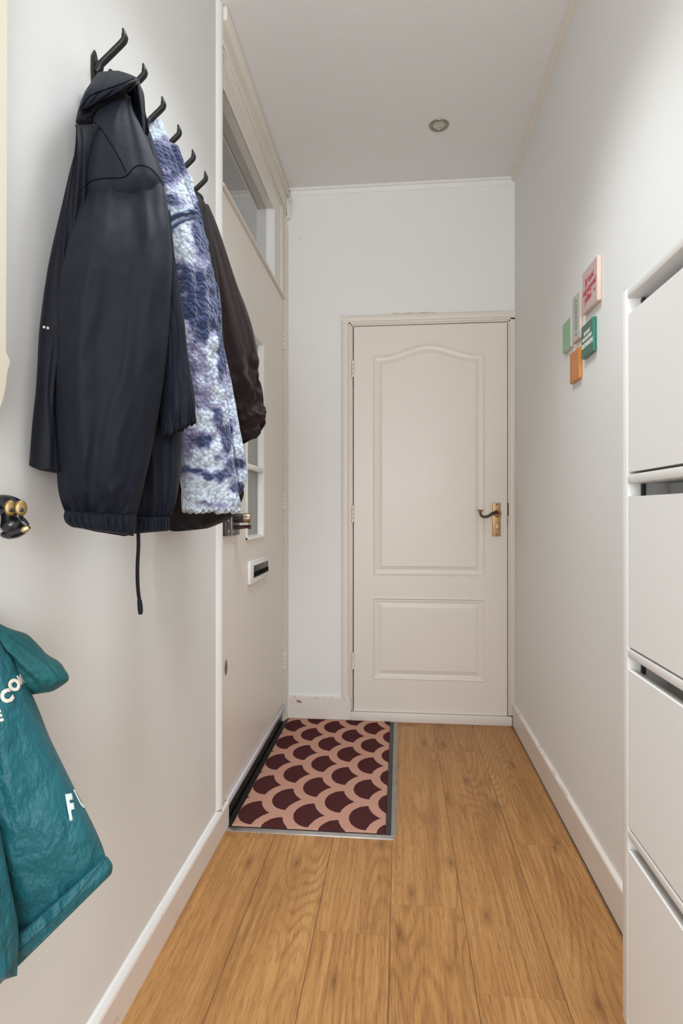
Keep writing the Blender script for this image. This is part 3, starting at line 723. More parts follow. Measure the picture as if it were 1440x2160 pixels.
# ------------------------------------------------------------------ ceiling spot
sp = thing('ceiling_spotlight', 'small round recessed spotlight with a brushed nickel ring in the ceiling', 'ceiling light', loc=(0.1751, 2.663, ZT))
bm = bmesh.new()
prof = [(0.000, 0.0435), (0.002, 0.0435), (0.0045, 0.041), (0.006, 0.035), (0.0055, 0.030), (0.003, 0.0275), (-0.004, 0.0265), (-0.004, 0.040)]
seg = 48; rings = []
for h, r_ in prof: rings.append([bm.verts.new((r_ * math.cos(2 * math.pi * k / seg), r_ * math.sin(2 * math.pi * k / seg), -h - 0.0)) for k in range(seg)])
for i in range(len(rings)):
    a, b = rings[i], rings[(i + 1) % len(rings)]
    for k in range(seg): bm.faces.new((a[k], a[(k + 1) % seg], b[(k + 1) % seg], b[k]))
for v in bm.verts: v.co.z = min(v.co.z, -0.0002) if v.co.z < 0.001 else 0.0
obj('ring', bm, M['steel'], sp, 50)
bm = bmesh.new(); disc(bm, (0, 0, -0.0006), (0, 0, -1), [(0, 0.0272), (0.0012, 0.0268)], 36)
gg = G('prismatic_bulb_face'); vo = gg.n('ShaderNodeTexVoronoi'); gg.put(vo.inputs['Vector'], gg.obj()); vo.inputs['Scale'].default_value = 110
obj('bulb_face', bm, gg.out(gg.mix(vo.outputs['Distance'], (0.75, 0.75, 0.62, 1), (0.40, 0.40, 0.34, 1)), 0.2, gg.bump(vo.outputs['Distance'], 0.6, 0.004)), sp, 40)

# ------------------------------------------------------------------ cables in the far left corner
cbm = thing('cable_bundle', 'off-white cable bundle with a clip in the corner beside the transom light', 'cable')
pp = lambda x, z, y=3.108: Vector((x, y, z))
o0 = ony(612, 402, 3.10)
for k, P in enumerate(([(612, 404), (615, 420), (614, 437), (607, 455), (601, 472), (599, 483)], [(609, 404), (612, 425), (611, 440), (605, 456), (600, 476)], [(606, 408), (602, 428), (604, 445), (600, 458)])):
    bm = bmesh.new(); tube(bm, smooth_path([ony(x, y, 3.100 + 0.003 * k) for x, y in P], 24), 0.0034 - 0.0004 * k, 8); obj('cable', bm, M['bright'], cbm, 60)
bm = bmesh.new(); a = ony(604, 424, 3.106); b = ony(609, 462, 3.106)
tube(bm, smooth_path([a, ony(608, 440, 3.104), b], 10), [0.006, 0.009, 0.011, 0.012, 0.012, 0.012, 0.011, 0.010, 0.008, 0.005], 8, 0.35, Vector((0, 1, 0)))
pl_ = obj('cable_clip', bm, M['trim'], cbm, 60)
bm = bmesh.new()
for x, y, s in ((610, 424, 0.0022),): disc(bm, ony(x, y, 3.0975), (0, -1, 0), [(0, s), (0.001, s * 0.7)], 8)
obj('dark_speck', bm, M['dark'], cbm); bm = bmesh.new()
box(bm, ony(604, 406, 3.106) - Vector((0, 0, 0.006)), ony(612, 401, 3.112) + Vector((0, 0, 0.0)))
obj('dark_speck', bm, M['dark'], cbm)

# ------------------------------------------------------------------ marks on the far walls
bm = bmesh.new()
for x, y, s in ((632, 504, 0.0022), (722, 780, 0.002)): disc(bm, ony(x, y, YF - 0.0005), (0, -1, 0), [(0, s), (0.0004, s * 0.8)], 8)
tag(obj('trim_15', bm, M['gap']), kind='structure')
bm = bmesh.new()
ch = [ony(x, y, 3.1015) for x, y in ((624, 1478), (629, 1476), (637, 1481), (634, 1483), (627, 1481))]
f = bm.faces.new([bm.verts.new(p) for p in ch]); r = bmesh.ops.extrude_face_region(bm, geom=[f]); bmesh.ops.translate(bm, vec=(0, 0.001, 0), verts=[v for v in r['geom'] if isinstance(v, bmesh.types.BMVert)])
M['bare'] = plain('bare_wood', (0.36, 0.17, 0.08, 1), 0.8)
tag(obj('trim_16', bm, M['bare']), kind='structure')

# ------------------------------------------------------------------ coat hooks
def make_hook(y, label):
    t = thing('coat_hook', label, 'coat hook', 'black coat hooks in a row on the wall', loc=(XL, y, 1.983))
    bm = bmesh.new()        # pointed back plate
    pr = [(0.0, -0.047), (0.009, -0.035), (0.011, -0.005), (0.010, 0.022), (0.0, 0.040), (-0.010, 0.022), (-0.011, -0.005), (-0.009, -0.035)]
    extrude_profile(bm, pr, 0.0005, 0.0065, 'x')
    bmesh.ops.bevel(bm, geom=[e for e in bm.edges if all(v.co.x > 0.006 for v in e.verts)], offset=0.002, segments=2, affect='EDGES')
    obj('back_plate', bm, M['blackm'], t, 40)
    bm = bmesh.new()
    P = smooth_path([(0.004, 0, 0.000), (0.014, 0, 0.009), (0.030, 0, 0.023), (0.046, 0, 0.037), (0.060, 0, 0.0495), (0.0655, 0, 0.057), (0.0655, 0, 0.067), (0.0625, 0, 0.078)], 24)
    rr = [0.0068] * 17 + [0.0068, 0.008, 0.0075, 0.0065, 0.0055, 0.0042, 0.0025]
    n = len(P); rings = []
    for i, p in enumerate(P):
        tt = (P[min(i + 1, n - 1)] - P[max(i - 1, 0)]).normalized(); a = Vector((0, 1, 0)); b = a.cross(tt).normalized()
        ht = 0.0095 if i < 4 else 0.0048 * (1 if i < 19 else 1 - 0.13 * (i - 18))
        rings.append([bm.verts.new(p + a * rr[i] * cx_ + b * ht * cz_) for cx_, cz_ in ((1, .6), (.7, 1), (-.7, 1), (-1, .6), (-1, -.6), (-.7, -1), (.7, -1), (1, -.6))])
    for i in range(n - 1):
        for k in range(8): bm.faces.new((rings[i][k], rings[i][(k + 1) % 8], rings[i + 1][(k + 1) % 8], rings[i + 1][k]))
    bm.faces.new(rings[0][::-1]); bm.faces.new(rings[-1]); obj('upper_arm', bm, M['blackm'], t, 50)
    bm = bmesh.new()
    P = smooth_path([(0.004, 0, -0.026), (0.018, 0, -0.029), (0.030, 0, -0.024), (0.037, 0, -0.013), (0.036, 0, -0.002)], 14)
    tube(bm, P, [0.0075] * 9 + [0.0072, 0.0068, 0.006, 0.005, 0.003], 10, up=Vector((0, 1, 0))); obj('lower_arm', bm, M['blackm'], t, 60)
    return t
def copy_thing(t, loc, label):
    r = t.copy(); COL.objects.link(r); r.location = loc; r['label'] = label
    for ch in list(t.children):
        c = ch.copy(); COL.objects.link(c); c.parent = r
    return r
labs = ['black metal coat hook nearest the cream board, with the dark hooded jacket hung below it',
        'black coat hook whose upturned tip shows just above the dark jacket hood',
        'black coat hook rising above the top of the marbled fleece jacket',
        'black coat hook in the row, next after the one above the fleece top',
        'black coat hook second from the door end of the row',
        'black coat hook closest to the front door, above the black collar']
ys = [1.133, 1.226, 1.328, 1.428, 1.530, 1.631]
h0 = make_hook(ys[0], labs[0])
for y, l in zip(ys[1:], labs[1:]): copy_thing(h0, (XL, y, 1.983), l)

# ------------------------------------------------------------------ garments
def smst(a, b, x):
    t = min(max((x - a) / (b - a), 0), 1); return t * t * (3 - 2 * t)
def drape(name, L, R, dl, dr, T, mat, parent, nu=96, nv=150, fold=None, sq=0.8, rough=None, tone=None, xmin=-0.603, lip=0.0):
    """closed cloth volume between two edge lines (given where the photo shows them, at stated distances), with thickness T"""
    verts, faces, tones = [], [], []
    C = Vector((0, 0, ZC))
    for j in range(nv + 1):
        t = j / nv
        lp, rp = cr(L, t), cr(R, t); a, b = atd(lp[0], lp[1], lst(dl, t)), atd(rp[0], rp[1], lst(dr, t))
        c = (a + b) / 2; h = (b - a) / 2
        n = (C - c).normalized(); hh = h.copy()
        if hh.length > 1e-6: hh.normalize(); n -= hh * n.dot(hh)
        n.normalize(); th = lst(T, t)
        capk = min(1.0, math.sin(min(1, (j + 0.15) / 5.0) * math.pi / 2), math.sin(min(1, (nv - j + 0.15) / 4.0) * math.pi / 2))
        for i in range(nu):
            q = 2 * math.pi * i / nu; cc, ss = math.cos(q), math.sin(q)
            cx_ = math.copysign(abs(cc) ** sq, cc); sy_ = math.copysign(abs(ss) ** 0.9, ss)
            p = c + h * cx_ + n * (th * sy_ * capk)
            if fold: p += n * fold(cx_, t, sy_) * (abs(sy_) ** 0.6) * (1 if sy_ > 0 else -0.5) * min(1, capk + 0.1)
            if rough: p += n * rough * noise.noise(p * 38)
            if lip and t > 0.9: p += Vector((0, 0, 1)) * lip * noise.noise(Vector((cx_ * 9, sy_ * 3, 5))) * (t - 0.9) * 10
            if p.x < xmin: p.x = xmin
            verts.append(p)
            if tone:
                dlt = p - C; dep = -SA * dlt.x + CA * dlt.y
                tones.append(tone(CX + FPX * (CA * dlt.x + SA * dlt.y) / dep, CY - FPX * dlt.z / dep))
    for j in range(nv):
        for i in range(nu):
            a = j * nu + i; b = j * nu + (i + 1) % nu; faces.append((a, b, b + nu, a + nu))
    faces.append(tuple(range(nu - 1, -1, -1))); faces.append(tuple(range(nv * nu, nv * nu + nu)))
    me = bpy.data.meshes.new(name); me.from_pydata([tuple(v) for v in verts], [], faces); me.update()
    if tone:
        at = me.attributes.new('tone', 'FLOAT', 'POINT'); at.data.foreach_set('value', tones)
    o = link(name, me, mat, parent, 180)
    bm = bmesh.new(); bm.from_mesh(me); bmesh.ops.recalc_face_normals(bm, faces=bm.faces); bm.to_mesh(me); bm.free()
    return o
def folds(seed, amp, fs=2.2, ft=1.6, gather=0.0, gf=7, top=0.0, slant=0.0, wr=0.0):
    """soft vertical folds; gather adds tight pleats towards the lower edge"""
    def f(s, t, side):
        a = amp * noise.noise(Vector((s * fs + slant * t, t * ft, seed))) + amp * 0.45 * noise.noise(Vector((s * fs * 2.1 + slant * t * 2, t * ft * 1.7, seed + 9)))
        if gather: 
            k = smst(0.80, 0.985, t); a -= 0.0065 * k * (1 - abs(math.sin(s * 10.5 + 2.2 * noise.noise(Vector((s * 3, t * 3, seed)))))) ** 3
            a += gather * k * (0.7 * abs(noise.noise(Vector((s * gf, t * 2.5, seed + 3)))) * 2 - 0.5)
        if top: a += top * (1 - smst(0.0, 0.15, t)) * noise.noise(Vector((s * 6, t * 3, seed + 5)))
        if wr: a += wr * noise.noise(Vector((s * 5 + t * 3, t * 13, seed + 20)))
        return a
    return f
def bands(seed, n, amp, base=0.0):
    def f(s, t, side): return amp * (abs(math.sin(s * n + 0.9 * noise.noise(Vector((s * 5, t, seed))))) ** 0.7 - 0.5) * math.sin(math.pi * min(max(t, 0.12), 0.88)) + base * noise.noise(Vector((s * 3, t * 2, seed)))
    return f
def surf_bvh(objs):
    out = []
    for o in objs:
        bm = bmesh.new(); bm.from_mesh(o.data); out.append(BVHTree.FromBMesh(bm)); bm.free()
    return out
def hit(bvhs, px, py):
    r = ray(px, py).normalized(); C = Vector((0, 0, ZC)); best = None
    for b in bvhs:
        h = b.ray_cast(C, r)
        if h[0] is not None and (best is None or h[3] < best[3]): best = h
    return best
def seam(name, bvhs, P, rad, mat, parent, n=60, lift=0.0, seg=6, flat=1.0):
    pts = []
    for i in range(n):
        x, y = cr(P, i / (n - 1)); h = hit(bvhs, x, y)
        if h: pts.append(h[0] - ray(x, y).normalized() * lift)
    if len(pts) < 3: return None
    for _ in range(2): pts = [pts[0]] + [(pts[k - 1] + pts[k] * 2 + pts[k + 1]) / 4 for k in range(1, len(pts) - 1)] + [pts[-1]]
    bm = bmesh.new(); tube(bm, pts, rad, seg, flat); return obj(name, bm, mat, parent, 60)

# --- dark hooded jacket
J = thing('hooded_jacket', 'black-blue hooded jacket with elasticated cuffs hanging from the first hook', 'jacket')
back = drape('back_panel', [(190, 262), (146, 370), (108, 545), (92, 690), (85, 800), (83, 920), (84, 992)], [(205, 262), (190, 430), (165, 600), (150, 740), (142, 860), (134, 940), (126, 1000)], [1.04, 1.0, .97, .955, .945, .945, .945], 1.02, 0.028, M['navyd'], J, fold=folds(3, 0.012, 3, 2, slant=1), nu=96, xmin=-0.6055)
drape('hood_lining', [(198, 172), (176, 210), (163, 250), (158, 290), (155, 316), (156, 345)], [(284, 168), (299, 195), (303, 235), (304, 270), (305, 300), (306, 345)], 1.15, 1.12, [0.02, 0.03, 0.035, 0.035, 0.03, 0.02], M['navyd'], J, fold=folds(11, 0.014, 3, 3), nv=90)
body = drape('body', [(238, 300), (230, 420), (232, 560), (250, 700), (262, 830), (272, 940), (280, 1040), (283, 1097)], [(308, 268), (340, 385), (362, 560), (384, 700), (386, 830), (382, 940), (372, 1040), (356, 1095)], 1.10, 1.14, [0.03, 0.05, 0.055, 0.06, 0.06, 0.055, 0.045, 0.03], M['navy'], J, fold=folds(21, 0.014, 2.2, 1.5, 0.012, 6))
drape('hem_band', [(283, 1090), (282, 1104), (283, 1126)], [(357, 1090), (357, 1102), (355, 1120)], 1.085, 1.115, 0.024, M['navy'], J, nv=30, nu=220, fold=bands(5, 16, 0.010))
far_sl = drape('far_sleeve', [(318, 470), (325, 600), (335, 720), (338, 820), (341, 880), (342, 921)], [(352, 440), (365, 560), (379, 680), (391, 770), (403, 835), (413, 890)], 1.04, 1.07, [0.02, 0.035, 0.04, 0.04, 0.038, 0.026], M['navy'], J, fold=folds(31, 0.014, 2.5, 2, 0.014, 5), lip=0.012)
sleeve = drape('near_sleeve', [(174, 386), (160, 425), (146, 490), (133, 560), (124, 640), (119, 740), (118, 840), (120, 940), (122, 1020), (128, 1056), (138, 1082)],
      [(340, 380), (349, 412), (358, 480), (363, 560), (360, 650), (352, 745), (340, 840), (322, 940), (304, 1020), (295, 1058), (287, 1090)],
      [1.03, 1.02, 1.0, .99, .985, .98, .98, .985, .99, .995, 1.0], [1.05, 1.05, 1.04, 1.03, 1.025, 1.02, 1.02, 1.02, 1.02, 1.02, 1.02], [0.028, 0.042, 0.06, 0.068, 0.07, 0.07, 0.068, 0.062, 0.052, 0.042, 0.028], M['navy'], J, nu=140, nv=220, fold=folds(41, 0.020, 1.7, 1.4, 0.022, 6.5, 0.006, wr=0.0045), sq=0.85)
drape('cuff', [(138, 1076), (136, 1090), (141, 1103), (152, 1112)], [(287, 1084), (287, 1098), (285, 1114), (281, 1131)], 0.995, 1.015, [0.026, 0.03, 0.03, 0.026], M['navy'], J, nv=36, nu=260, fold=bands(2, 17, 0.011))
drape('cuff_opening', [(158, 1108), (170, 1114), (200, 1121)], [(281, 1122), (272, 1129), (262, 1131)], 1.02, 1.03, 0.014, M['stitch'], J, nv=20, nu=120, fold=bands(8, 18, 0.004))
yoke = drape('shoulder', [(236, 196), (205, 240), (190, 285), (178, 335), (170, 380), (163, 420), (158, 450)], [(262, 198), (280, 235), (300, 275), (322, 325), (340, 370), (349, 410), (354, 440)], [1.06, 1.05, 1.04, 1.03, 1.025, 1.03, 1.04], [1.09, 1.08, 1.07, 1.06, 1.055, 1.06, 1.07], [0.02, 0.03, 0.038, 0.045, 0.048, 0.040, 0.025], M['navy'], J, nu=110, nv=110, fold=folds(51, 0.008, 1.6, 1.3))
drape('inner_collar', [(258, 196), (266, 225), (280, 255), (292, 280)], [(288, 178), (298, 210), (303, 255), (304, 300)], 1.12, 1.105, 0.016, M['stitch'], J, nv=40, nu=60, fold=folds(58, 0.006, 3, 3))
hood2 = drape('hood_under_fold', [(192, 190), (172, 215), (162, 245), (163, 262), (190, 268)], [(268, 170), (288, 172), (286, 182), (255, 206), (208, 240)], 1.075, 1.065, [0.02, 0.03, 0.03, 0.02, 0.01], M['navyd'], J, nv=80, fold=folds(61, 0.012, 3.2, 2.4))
hood = drape('hood', [(213, 151), (196, 168), (181, 192), (170, 215), (166, 236)], [(240, 149), (268, 155), (290, 166), (276, 181), (222, 210)], [1.10, 1.07, 1.05, 1.045, 1.045], [1.12, 1.09, 1.06, 1.05, 1.045], [0.018, 0.032, 0.036, 0.026, 0.010], M['navy'], J, nu=110, nv=100, fold=folds(71, 0.009, 2.4, 1.8))
drape('hood_front_edge', [(282, 166), (288, 190), (296, 225), (299, 262), (300, 305)], [(292, 168), (301, 200), (305, 240), (306, 275), (306, 312)], 1.075, 1.08, 0.010, M['navyd'], J, nv=50, nu=40)
bv = surf_bvh([sleeve, yoke, body, far_sl, hood, hood2, back])
seam('sleeve_seam', bv, [(170, 402), (190, 383), (225, 376), (262, 374), (285, 352), (305, 350), (325, 362), (345, 392)], 0.0010, M['stitch'], J)
seam('shoulder_seam', bv, [(192, 250), (215, 275), (238, 310), (255, 340), (266, 364)], 0.0009, M['stitch'], J)
seam('hood_seam', bv, [(170, 228), (190, 203), (220, 190), (250, 180), (282, 166)], 0.0011, M['stitch'], J)
bm = bmesh.new()
P = smooth_path([atd(291, 1115, 1.075), atd(292, 1150, 1.075), atd(290, 1190, 1.07), atd(290, 1225, 1.07), atd(292, 1252, 1.07), atd(295, 1272, 1.07)], 30)
tube(bm, P, 0.0036, 8, 0.45, Vector((0, 1, 0))); dc = obj('drawcord', bm, M['navyd'], J, 60)
bm = bmesh.new(); tube(bm, [atd(294, 1266, 1.07), atd(295, 1275, 1.07), atd(296, 1288, 1.07), atd(296, 1296, 1.07)], [0.0044, 0.0050, 0.0050, 0.0036], 10, 0.6, Vector((0, 1, 0))); obj('cord_end', bm, M['navy'], dc, 60)
bm = bmesh.new()
for x, y in ((93, 690), (101, 692)): disc(bm, atd(x, y, 0.93), ray(x, y) * -1, [(0, 0.0026), (0.002, 0.0018)], 12)
obj('snap_stud', bm, M['steel'], J, 50)

# --- marbled fleece jacket
BL = [  # px x, y, radius x, radius y, tone weight (pale +, dark -), as the fleece is dyed
    (330, 268, 28, 26, .75), (345, 300, 26, 14, .12), (345, 335, 36, 28, -.6), (372, 345, 18, 30, -.5), (340, 380, 26, 18, -.35), (352, 360, 9, 8, .5), (362, 392, 14, 13, .5), (388, 412, 14, 40, .6), (366, 425, 12, 10, -.55), (352, 445, 22, 16, .5),
    (398, 440, 9, 30, .5), (400, 460, 14, 10, -.6), (380, 430, 10, 8, -.4), (345, 450, 14, 8, -.4), (420, 500, 20, 50, -.75), (388, 510, 22, 46, .95), (410, 550, 14, 32, .7), (430, 580, 10, 36, .25), (385, 590, 34, 30, -.8), (420, 610, 26, 34, -.75), (378, 574, 10, 9, .4),
    (455, 590, 14, 60, -.6), (445, 625, 18, 18, .25), (440, 660, 22, 30, -.3), (390, 620, 18, 10, .25), (405, 650, 26, 20, -.7), (430, 690, 22, 28, -.8), (395, 690, 22, 18, .3), (390, 720, 14, 12, .5), (408, 745, 30, 30, .1), (400, 775, 26, 12, -.2),
    (452, 740, 13, 46, .95), (466, 740, 7, 90, -.8), (430, 780, 26, 26, .15), (440, 830, 24, 26, .10), (462, 820, 12, 30, .7), (410, 820, 26, 18, -.05), (455, 870, 10, 16, -.5), (480, 870, 12, 24, .5), (460, 895, 9, 26, -.6), (425, 888, 26, 20, .85), (405, 850, 26, 16, .1),
    (430, 930, 22, 12, -.55), (405, 925, 30, 22, .0), (425, 965, 22, 18, .8), (392, 950, 16, 24, .0), (455, 950, 12, 70, .65), (462, 1002, 14, 9, -.75), (445, 1005, 16, 8, -.65), (478, 920, 8, 26, -.6), (455, 965, 9, 7, -.8), (463, 1015, 8, 7, -.7), (400, 992, 20, 4, -.7), (415, 1035, 40, 22, .85), (470, 1040, 30, 20, .6),
    (500, 978, 14, 6, -.85), (505, 930, 14, 30, .55), (512, 1010, 12, 16, .5), (505, 1030, 12, 9, -.9), (490, 1035, 6, 8, -.8), (435, 1060, 14, 7, -.5), (455, 1068, 34, 8, .05), (480, 1050, 24, 10, .3), (420, 1080, 50, 14, .8), (485, 1085, 30, 14, .6), (480, 800, 8, 26, .1), (492, 880, 10, 24, .2)]
def tone(x, y):
    v = 0.5; x2 = x + 7 * noise.noise(Vector((x / 16, y / 16, 1))); y2 = y + 7 * noise.noise(Vector((x / 16, y / 16, 8)))
    num = 0.0; den = 0.10
    for bx, by, rx, ry, w in BL:
        q = ((x2 - bx) / rx) ** 2 + ((y2 - by) / ry) ** 2
        if q < 6: k = math.exp(-q * 1.3); num += k * w; den += k
    return 0.455 + 0.55 * num / den
FJ = thing('fleece_jacket', 'fluffy fleece jacket marbled in navy, lavender and pale blue, between the dark jackets', 'fleece jacket')
side = drape('far_sleeve', [(352, 300), (380, 400), (400, 500), (420, 620), (440, 740), (462, 850), (478, 940), (485, 1010), (490, 1046)], [(362, 300), (388, 385), (414, 470), (438, 560), (462, 628), (469, 720), (486, 800), (505, 905), (520, 1000), (507, 1038)], 1.44, 1.46, [0.015, 0.03, 0.035, 0.035, 0.035, 0.035, 0.03, 0.02, 0.012], M['fleece'], FJ, nu=130, nv=260, fold=folds(81, 0.009, 1.6, 1.6), tone=tone, rough=0.007, lip=0.01)
front = drape('front_panel', [(306, 250), (312, 320), (326, 400), (338, 480), (350, 560), (356, 650), (362, 750), (372, 850), (380, 930), (384, 1010), (386, 1078)], [(342, 252), (366, 325), (388, 400), (408, 465), (426, 520), (441, 600), (452, 690), (462, 780), (474, 880), (488, 970), (500, 1030), (506, 1080)], [1.40, 1.37, 1.34, 1.32, 1.32, 1.32, 1.32, 1.32, 1.32, 1.32, 1.32], 1.40, [0.02, 0.035, 0.045, 0.05, 0.05, 0.05, 0.05, 0.045, 0.045, 0.04, 0.03], M['fleece'], FJ, nu=200, nv=420, fold=folds(91, 0.010, 1.6, 1.6), tone=tone, rough=0.007, lip=0.012)
bvf = surf_bvh([front, side])
seam('zip_tape', bvf, [(348, 565), (340, 530), (338, 500), (347, 478), (362, 462), (385, 451), (408, 446)], [0.012] * 60, M['tape'], FJ, 60, 0.001, 8, 0.45)
seam('zip_teeth', bvf, [(352, 560), (351, 530), (353, 502), (362, 482), (382, 467), (412, 455)], 0.0035, M['tape'], FJ, 60, 0.003, 8)
seam('hem_zip', bvf, [(388, 1050), (387, 1070), (384, 1085)], 0.002, M['alu'], FJ, 20, 0.002)
bm = bmesh.new(); tube(bm, smooth_path([atd(312, 262, 1.36), atd(309, 254, 1.36), atd(314, 249, 1.36), atd(317, 256, 1.36), atd(312, 262, 1.36)], 20), 0.0012, 6); obj('hanging_loop', bm, M['tape'], FJ, 60)

# --- dark brown jacket
BJ = thing('brown_jacket', 'dark brown jacket with a black collar and gathered sleeve hanging nearest the front door', 'jacket')
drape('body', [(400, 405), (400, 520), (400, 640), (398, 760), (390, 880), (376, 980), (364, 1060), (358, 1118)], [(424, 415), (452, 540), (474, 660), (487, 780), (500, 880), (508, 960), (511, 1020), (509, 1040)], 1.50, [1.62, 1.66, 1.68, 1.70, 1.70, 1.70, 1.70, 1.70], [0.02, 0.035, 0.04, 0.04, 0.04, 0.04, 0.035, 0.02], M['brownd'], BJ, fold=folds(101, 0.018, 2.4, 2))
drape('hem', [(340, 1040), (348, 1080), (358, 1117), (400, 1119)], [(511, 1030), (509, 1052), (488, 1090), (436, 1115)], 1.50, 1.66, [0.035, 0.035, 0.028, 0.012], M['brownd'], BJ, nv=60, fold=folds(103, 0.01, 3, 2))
bs = drape('sleeve', [(404, 440), (420, 540), (438, 640), (456, 730), (468, 800), (482, 860), (500, 905), (512, 928)], [(430, 428), (452, 485), (474, 552), (494, 610), (515, 660), (532, 720), (536, 790), (545, 850), (545, 890), (524, 928)], 1.60, 1.68, [0.02, 0.035, 0.045, 0.05, 0.05, 0.05, 0.045, 0.025], M['brown'], BJ, nu=110, nv=200, fold=lambda s, t, k: folds(111, 0.010, 1.8, 1.3)(s, t, k) + 0.030 * smst(0.48, 0.7, t) * noise.noise(Vector((s * 1.9 + t * 5, t * 11, 4))) + 0.012 * smst(0.5, 0.7, t) * noise.noise(Vector((s * 5, t * 26, 9))))
drape('cuff', [(503, 895), (508, 915), (515, 936)], [(540, 895), (531, 916), (522, 932)], 1.63, 1.66, 0.02, M['brownd'], BJ, nv=30, fold=bands(12, 9, 0.006))
drape('collar', [(393, 396), (396, 420), (402, 448), (408, 478)], [(412, 402), (424, 415), (425, 432), (414, 462)], 1.60, 1.62, [0.018, 0.026, 0.024, 0.012], M['blackc'], BJ, nv=50, nu=60, fold=folds(121, 0.008, 2, 2))

# --- teal child's jacket
GJ = thing('teal_jacket', "teal child's jacket with cream lettering hanging low on the wall below the animal hook", 'jacket')
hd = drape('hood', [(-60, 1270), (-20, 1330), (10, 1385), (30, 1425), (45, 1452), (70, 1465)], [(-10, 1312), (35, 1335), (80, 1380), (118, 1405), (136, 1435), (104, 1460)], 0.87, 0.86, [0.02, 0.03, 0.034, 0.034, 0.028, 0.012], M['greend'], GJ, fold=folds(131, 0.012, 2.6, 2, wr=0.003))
gb = drape('body', [(-110, 1290), (-130, 1420), (-150, 1560), (-160, 1700), (-170, 1840), (-170, 1960), (-110, 2110)], [(-8, 1325), (38, 1405), (74, 1480), (104, 1560), (146, 1650), (190, 1738), (214, 1790), (231, 1836)], [.80] * 6 + [.79], [.86, .85, .845, .84, .835, .83, .83, .83], [0.025, 0.04, 0.05, 0.055, 0.058, 0.055, 0.045, 0.02], M['green'], GJ, nu=180, nv=220, fold=folds(141, 0.016, 2.0, 1.6, 0.008, 6, wr=0.004))
gs = drape('sleeve', [(-200, 1350), (-190, 1500), (-170, 1700), (-120, 1850), (-90, 1980), (-60, 2090)], [(-60, 1380), (-40, 1500), (-10, 1700), (18, 1850), (38, 1960), (36, 2058)], 0.74, 0.76, [0.02, 0.03, 0.03, 0.03, 0.03, 0.015], M['green'], GJ, fold=folds(151, 0.014, 2.4, 2, wr=0.003))
hb = drape('hem_band', [(-70, 2060), (-50, 2095), (-30, 2106)], [(222, 1806), (234, 1826), (233, 1846)], 0.80, 0.826, [0.03, 0.034, 0.03], M['green'], GJ, nv=36, nu=220, fold=bands(7, 15, 0.004, 0.006))
bvg = surf_bvh([gb, hd, hb])
seam('hem_seam', surf_bvh([gb, hb]), [(20, 2022), (80, 1970), (150, 1902), (200, 1840), (224, 1806)], 0.0008, M['stitchg'], GJ, 60, 0.0004)
seam('hood_seam', surf_bvh([hd]), [(15, 1338), (60, 1372), (100, 1402), (122, 1432), (112, 1450), (75, 1460)], 0.0008, M['stitchg'], GJ, 50, 0.0004)
bvb = surf_bvh([gb])
def letter(s, cx_, cy_, size, rot, sx=1.0, sheary=0.0, mat=None, bold=0.02):
    t = text_bm(s, 1.0, 'CENTER', 0.0, 0.0, bold)
    bmesh.ops.triangulate(t, faces=t.faces)
    for _ in range(2): bmesh.ops.subdivide_edges(t, edges=[e for e in t.edges if e.calc_length() > 0.09], cuts=1); bmesh.ops.triangulate(t, faces=t.faces)
    ok = True; dead = []
    for v in t.verts:
        a, b = v.co.x * sx, v.co.y; a, b = a * math.cos(rot) - b * math.sin(rot), a * math.sin(rot) + b * math.cos(rot)
        x, y = cx_ + a * size, cy_ - (b + sheary * a) * size
        h = hit(bvb, x, y)
        if h is None: dead.append(v)
        else: v.co = h[0] - ray(x, y).normalized() * 0.0008
    bmesh.ops.delete(t, geom=dead, context='VERTS')
    r = bmesh.ops.extrude_face_region(t, geom=list(t.faces)); bmesh.ops.translate(t, vec=(0.0003, 0.0006, 0), verts=[v for v in r['geom'] if isinstance(v, bmesh.types.BMVert)])
    me = bpy.data.meshes.new('lettering'); t.to_mesh(me); t.free(); return link('printed_letter', me, mat or M['print'], GJ)
letter('C', 14, 1470, 36, 0.5, 1.0, bold=0.06); letter('O', 31, 1446, 33, 0.6, 0.9, bold=0.06); letter('M', 44, 1434, 28, 0.5, 0.45, bold=0.04)
letter('E', -3, 1512, 32, 0.3, 0.9, bold=0.05); letter('F', 149, 1706, 74, 0.17, 0.42, mat=M['printw'], bold=0.05); letter('U', 169, 1686, 58, 0.45, 0.22, mat=M['printw'], bold=0.04)

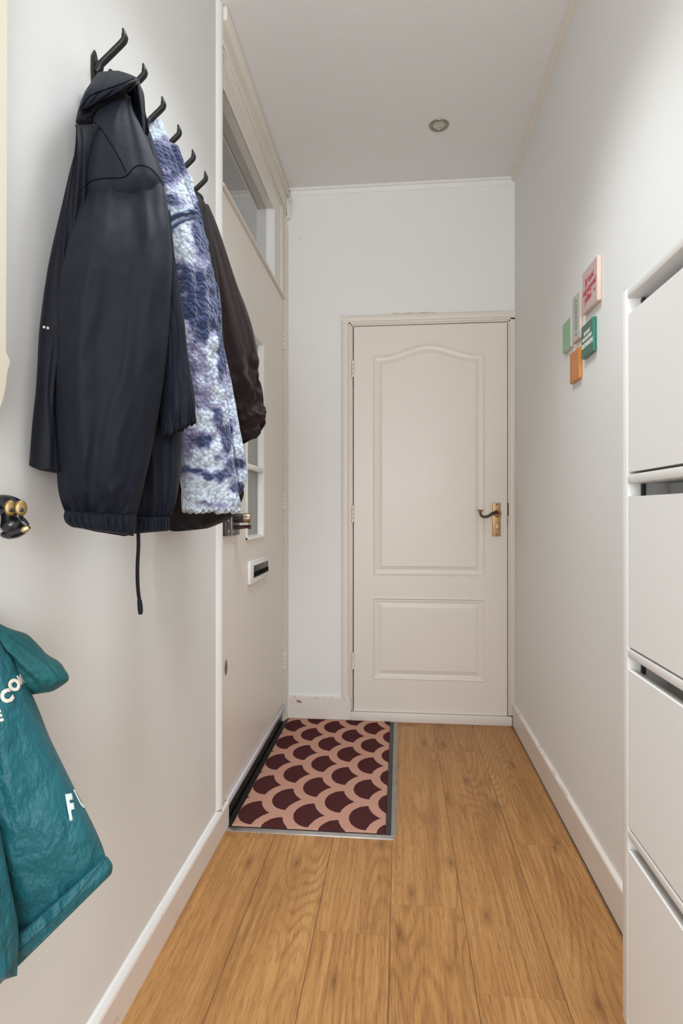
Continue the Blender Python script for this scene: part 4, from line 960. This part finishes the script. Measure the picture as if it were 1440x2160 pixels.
# --- animal-shaped wall hook
AH = thing('animal_wall_hook', 'glossy black wall hook shaped like a duck head with round brass eyes', 'wall hook')
def blob(name, P, rad, mat, par, flat=1.0, seg=18): 
    bm = bmesh.new(); pts = smooth_path([atd(*p) for p in P], 20); n = len(rad)
    tube(bm, pts, [lst(rad, i / 19) for i in range(20)], seg, flat); return obj(name, bm, mat, par, 70)
blob('head', [(-34, 1082, .865), (-15, 1070, .865), (8, 1064, .862), (28, 1068, .86), (44, 1074, .858), (50, 1080, .858)], [0.016, 0.0155, 0.0145, 0.0135, 0.010, 0.003], M['blackg'], AH)
blob('beak', [(30, 1078, .862), (40, 1090, .862), (50, 1102, .862), (58, 1109, .862)], [0.008, 0.0048, 0.0052, 0.0035], M['blackg'], AH)
blob('neck', [(20, 1078, .866), (23, 1094, .866), (27, 1108, .866), (30, 1122, .866)], [0.011, 0.0135, 0.0165, 0.0125], M['blackg'], AH)
blob('lower_jaw', [(6, 1128, .866), (18, 1127, .864), (34, 1124, .862), (50, 1118, .86), (62, 1112, .86)], [0.005, 0.0090, 0.0095, 0.0070, 0.003], M['blackg'], AH, 0.8)
blob('jaw_tip', [(46, 1119, .857), (54, 1116, .857), (61, 1113, .857)], [0.0035, 0.0052, 0.0028], M['brassb'], AH)
for x, y in ((22, 1072), (44, 1072)):
    bm = bmesh.new(); disc(bm, (0, 0, 0), (0, 0, 1), [(-0.004, 0.0095), (0, 0.0100), (0.002, 0.009), (0.003, 0.006)], 28)
    nrm = (ray(x, y) * -1 + Vector((0.25, 0, 0))).normalized(); q = nrm.to_track_quat('Z', 'Y')
    for v in bm.verts: v.co = q @ Vector((v.co.x * 0.82, v.co.y * 1.15, v.co.z)) + atd(x, y, .846)
    e = obj('eye', bm, M['brasse'], AH, 50)
    bm = bmesh.new(); disc(bm, atd(x + 1, y + 4, .8425), nrm, [(-0.001, 0.0030), (0.0012, 0.0030), (0.002, 0.0018)], 14); obj('pupil', bm, M['blackg'], e, 50)
bm = bmesh.new(); disc(bm, (XL, 0.80, 1.095), (1, 0, 0), [(0, 0.03), (0.008, 0.028), (0.012, 0.020)], 28); obj('wall_plate', bm, M['blackg'], AH, 50)
bm = bmesh.new(); tube(bm, smooth_path([(XL + 0.01, 0.80, 1.095), (XL + 0.03, 0.78, 1.10), atd(-34, 1082, .865)], 12), 0.011, 12); obj('stem', bm, M['blackg'], AH, 60)
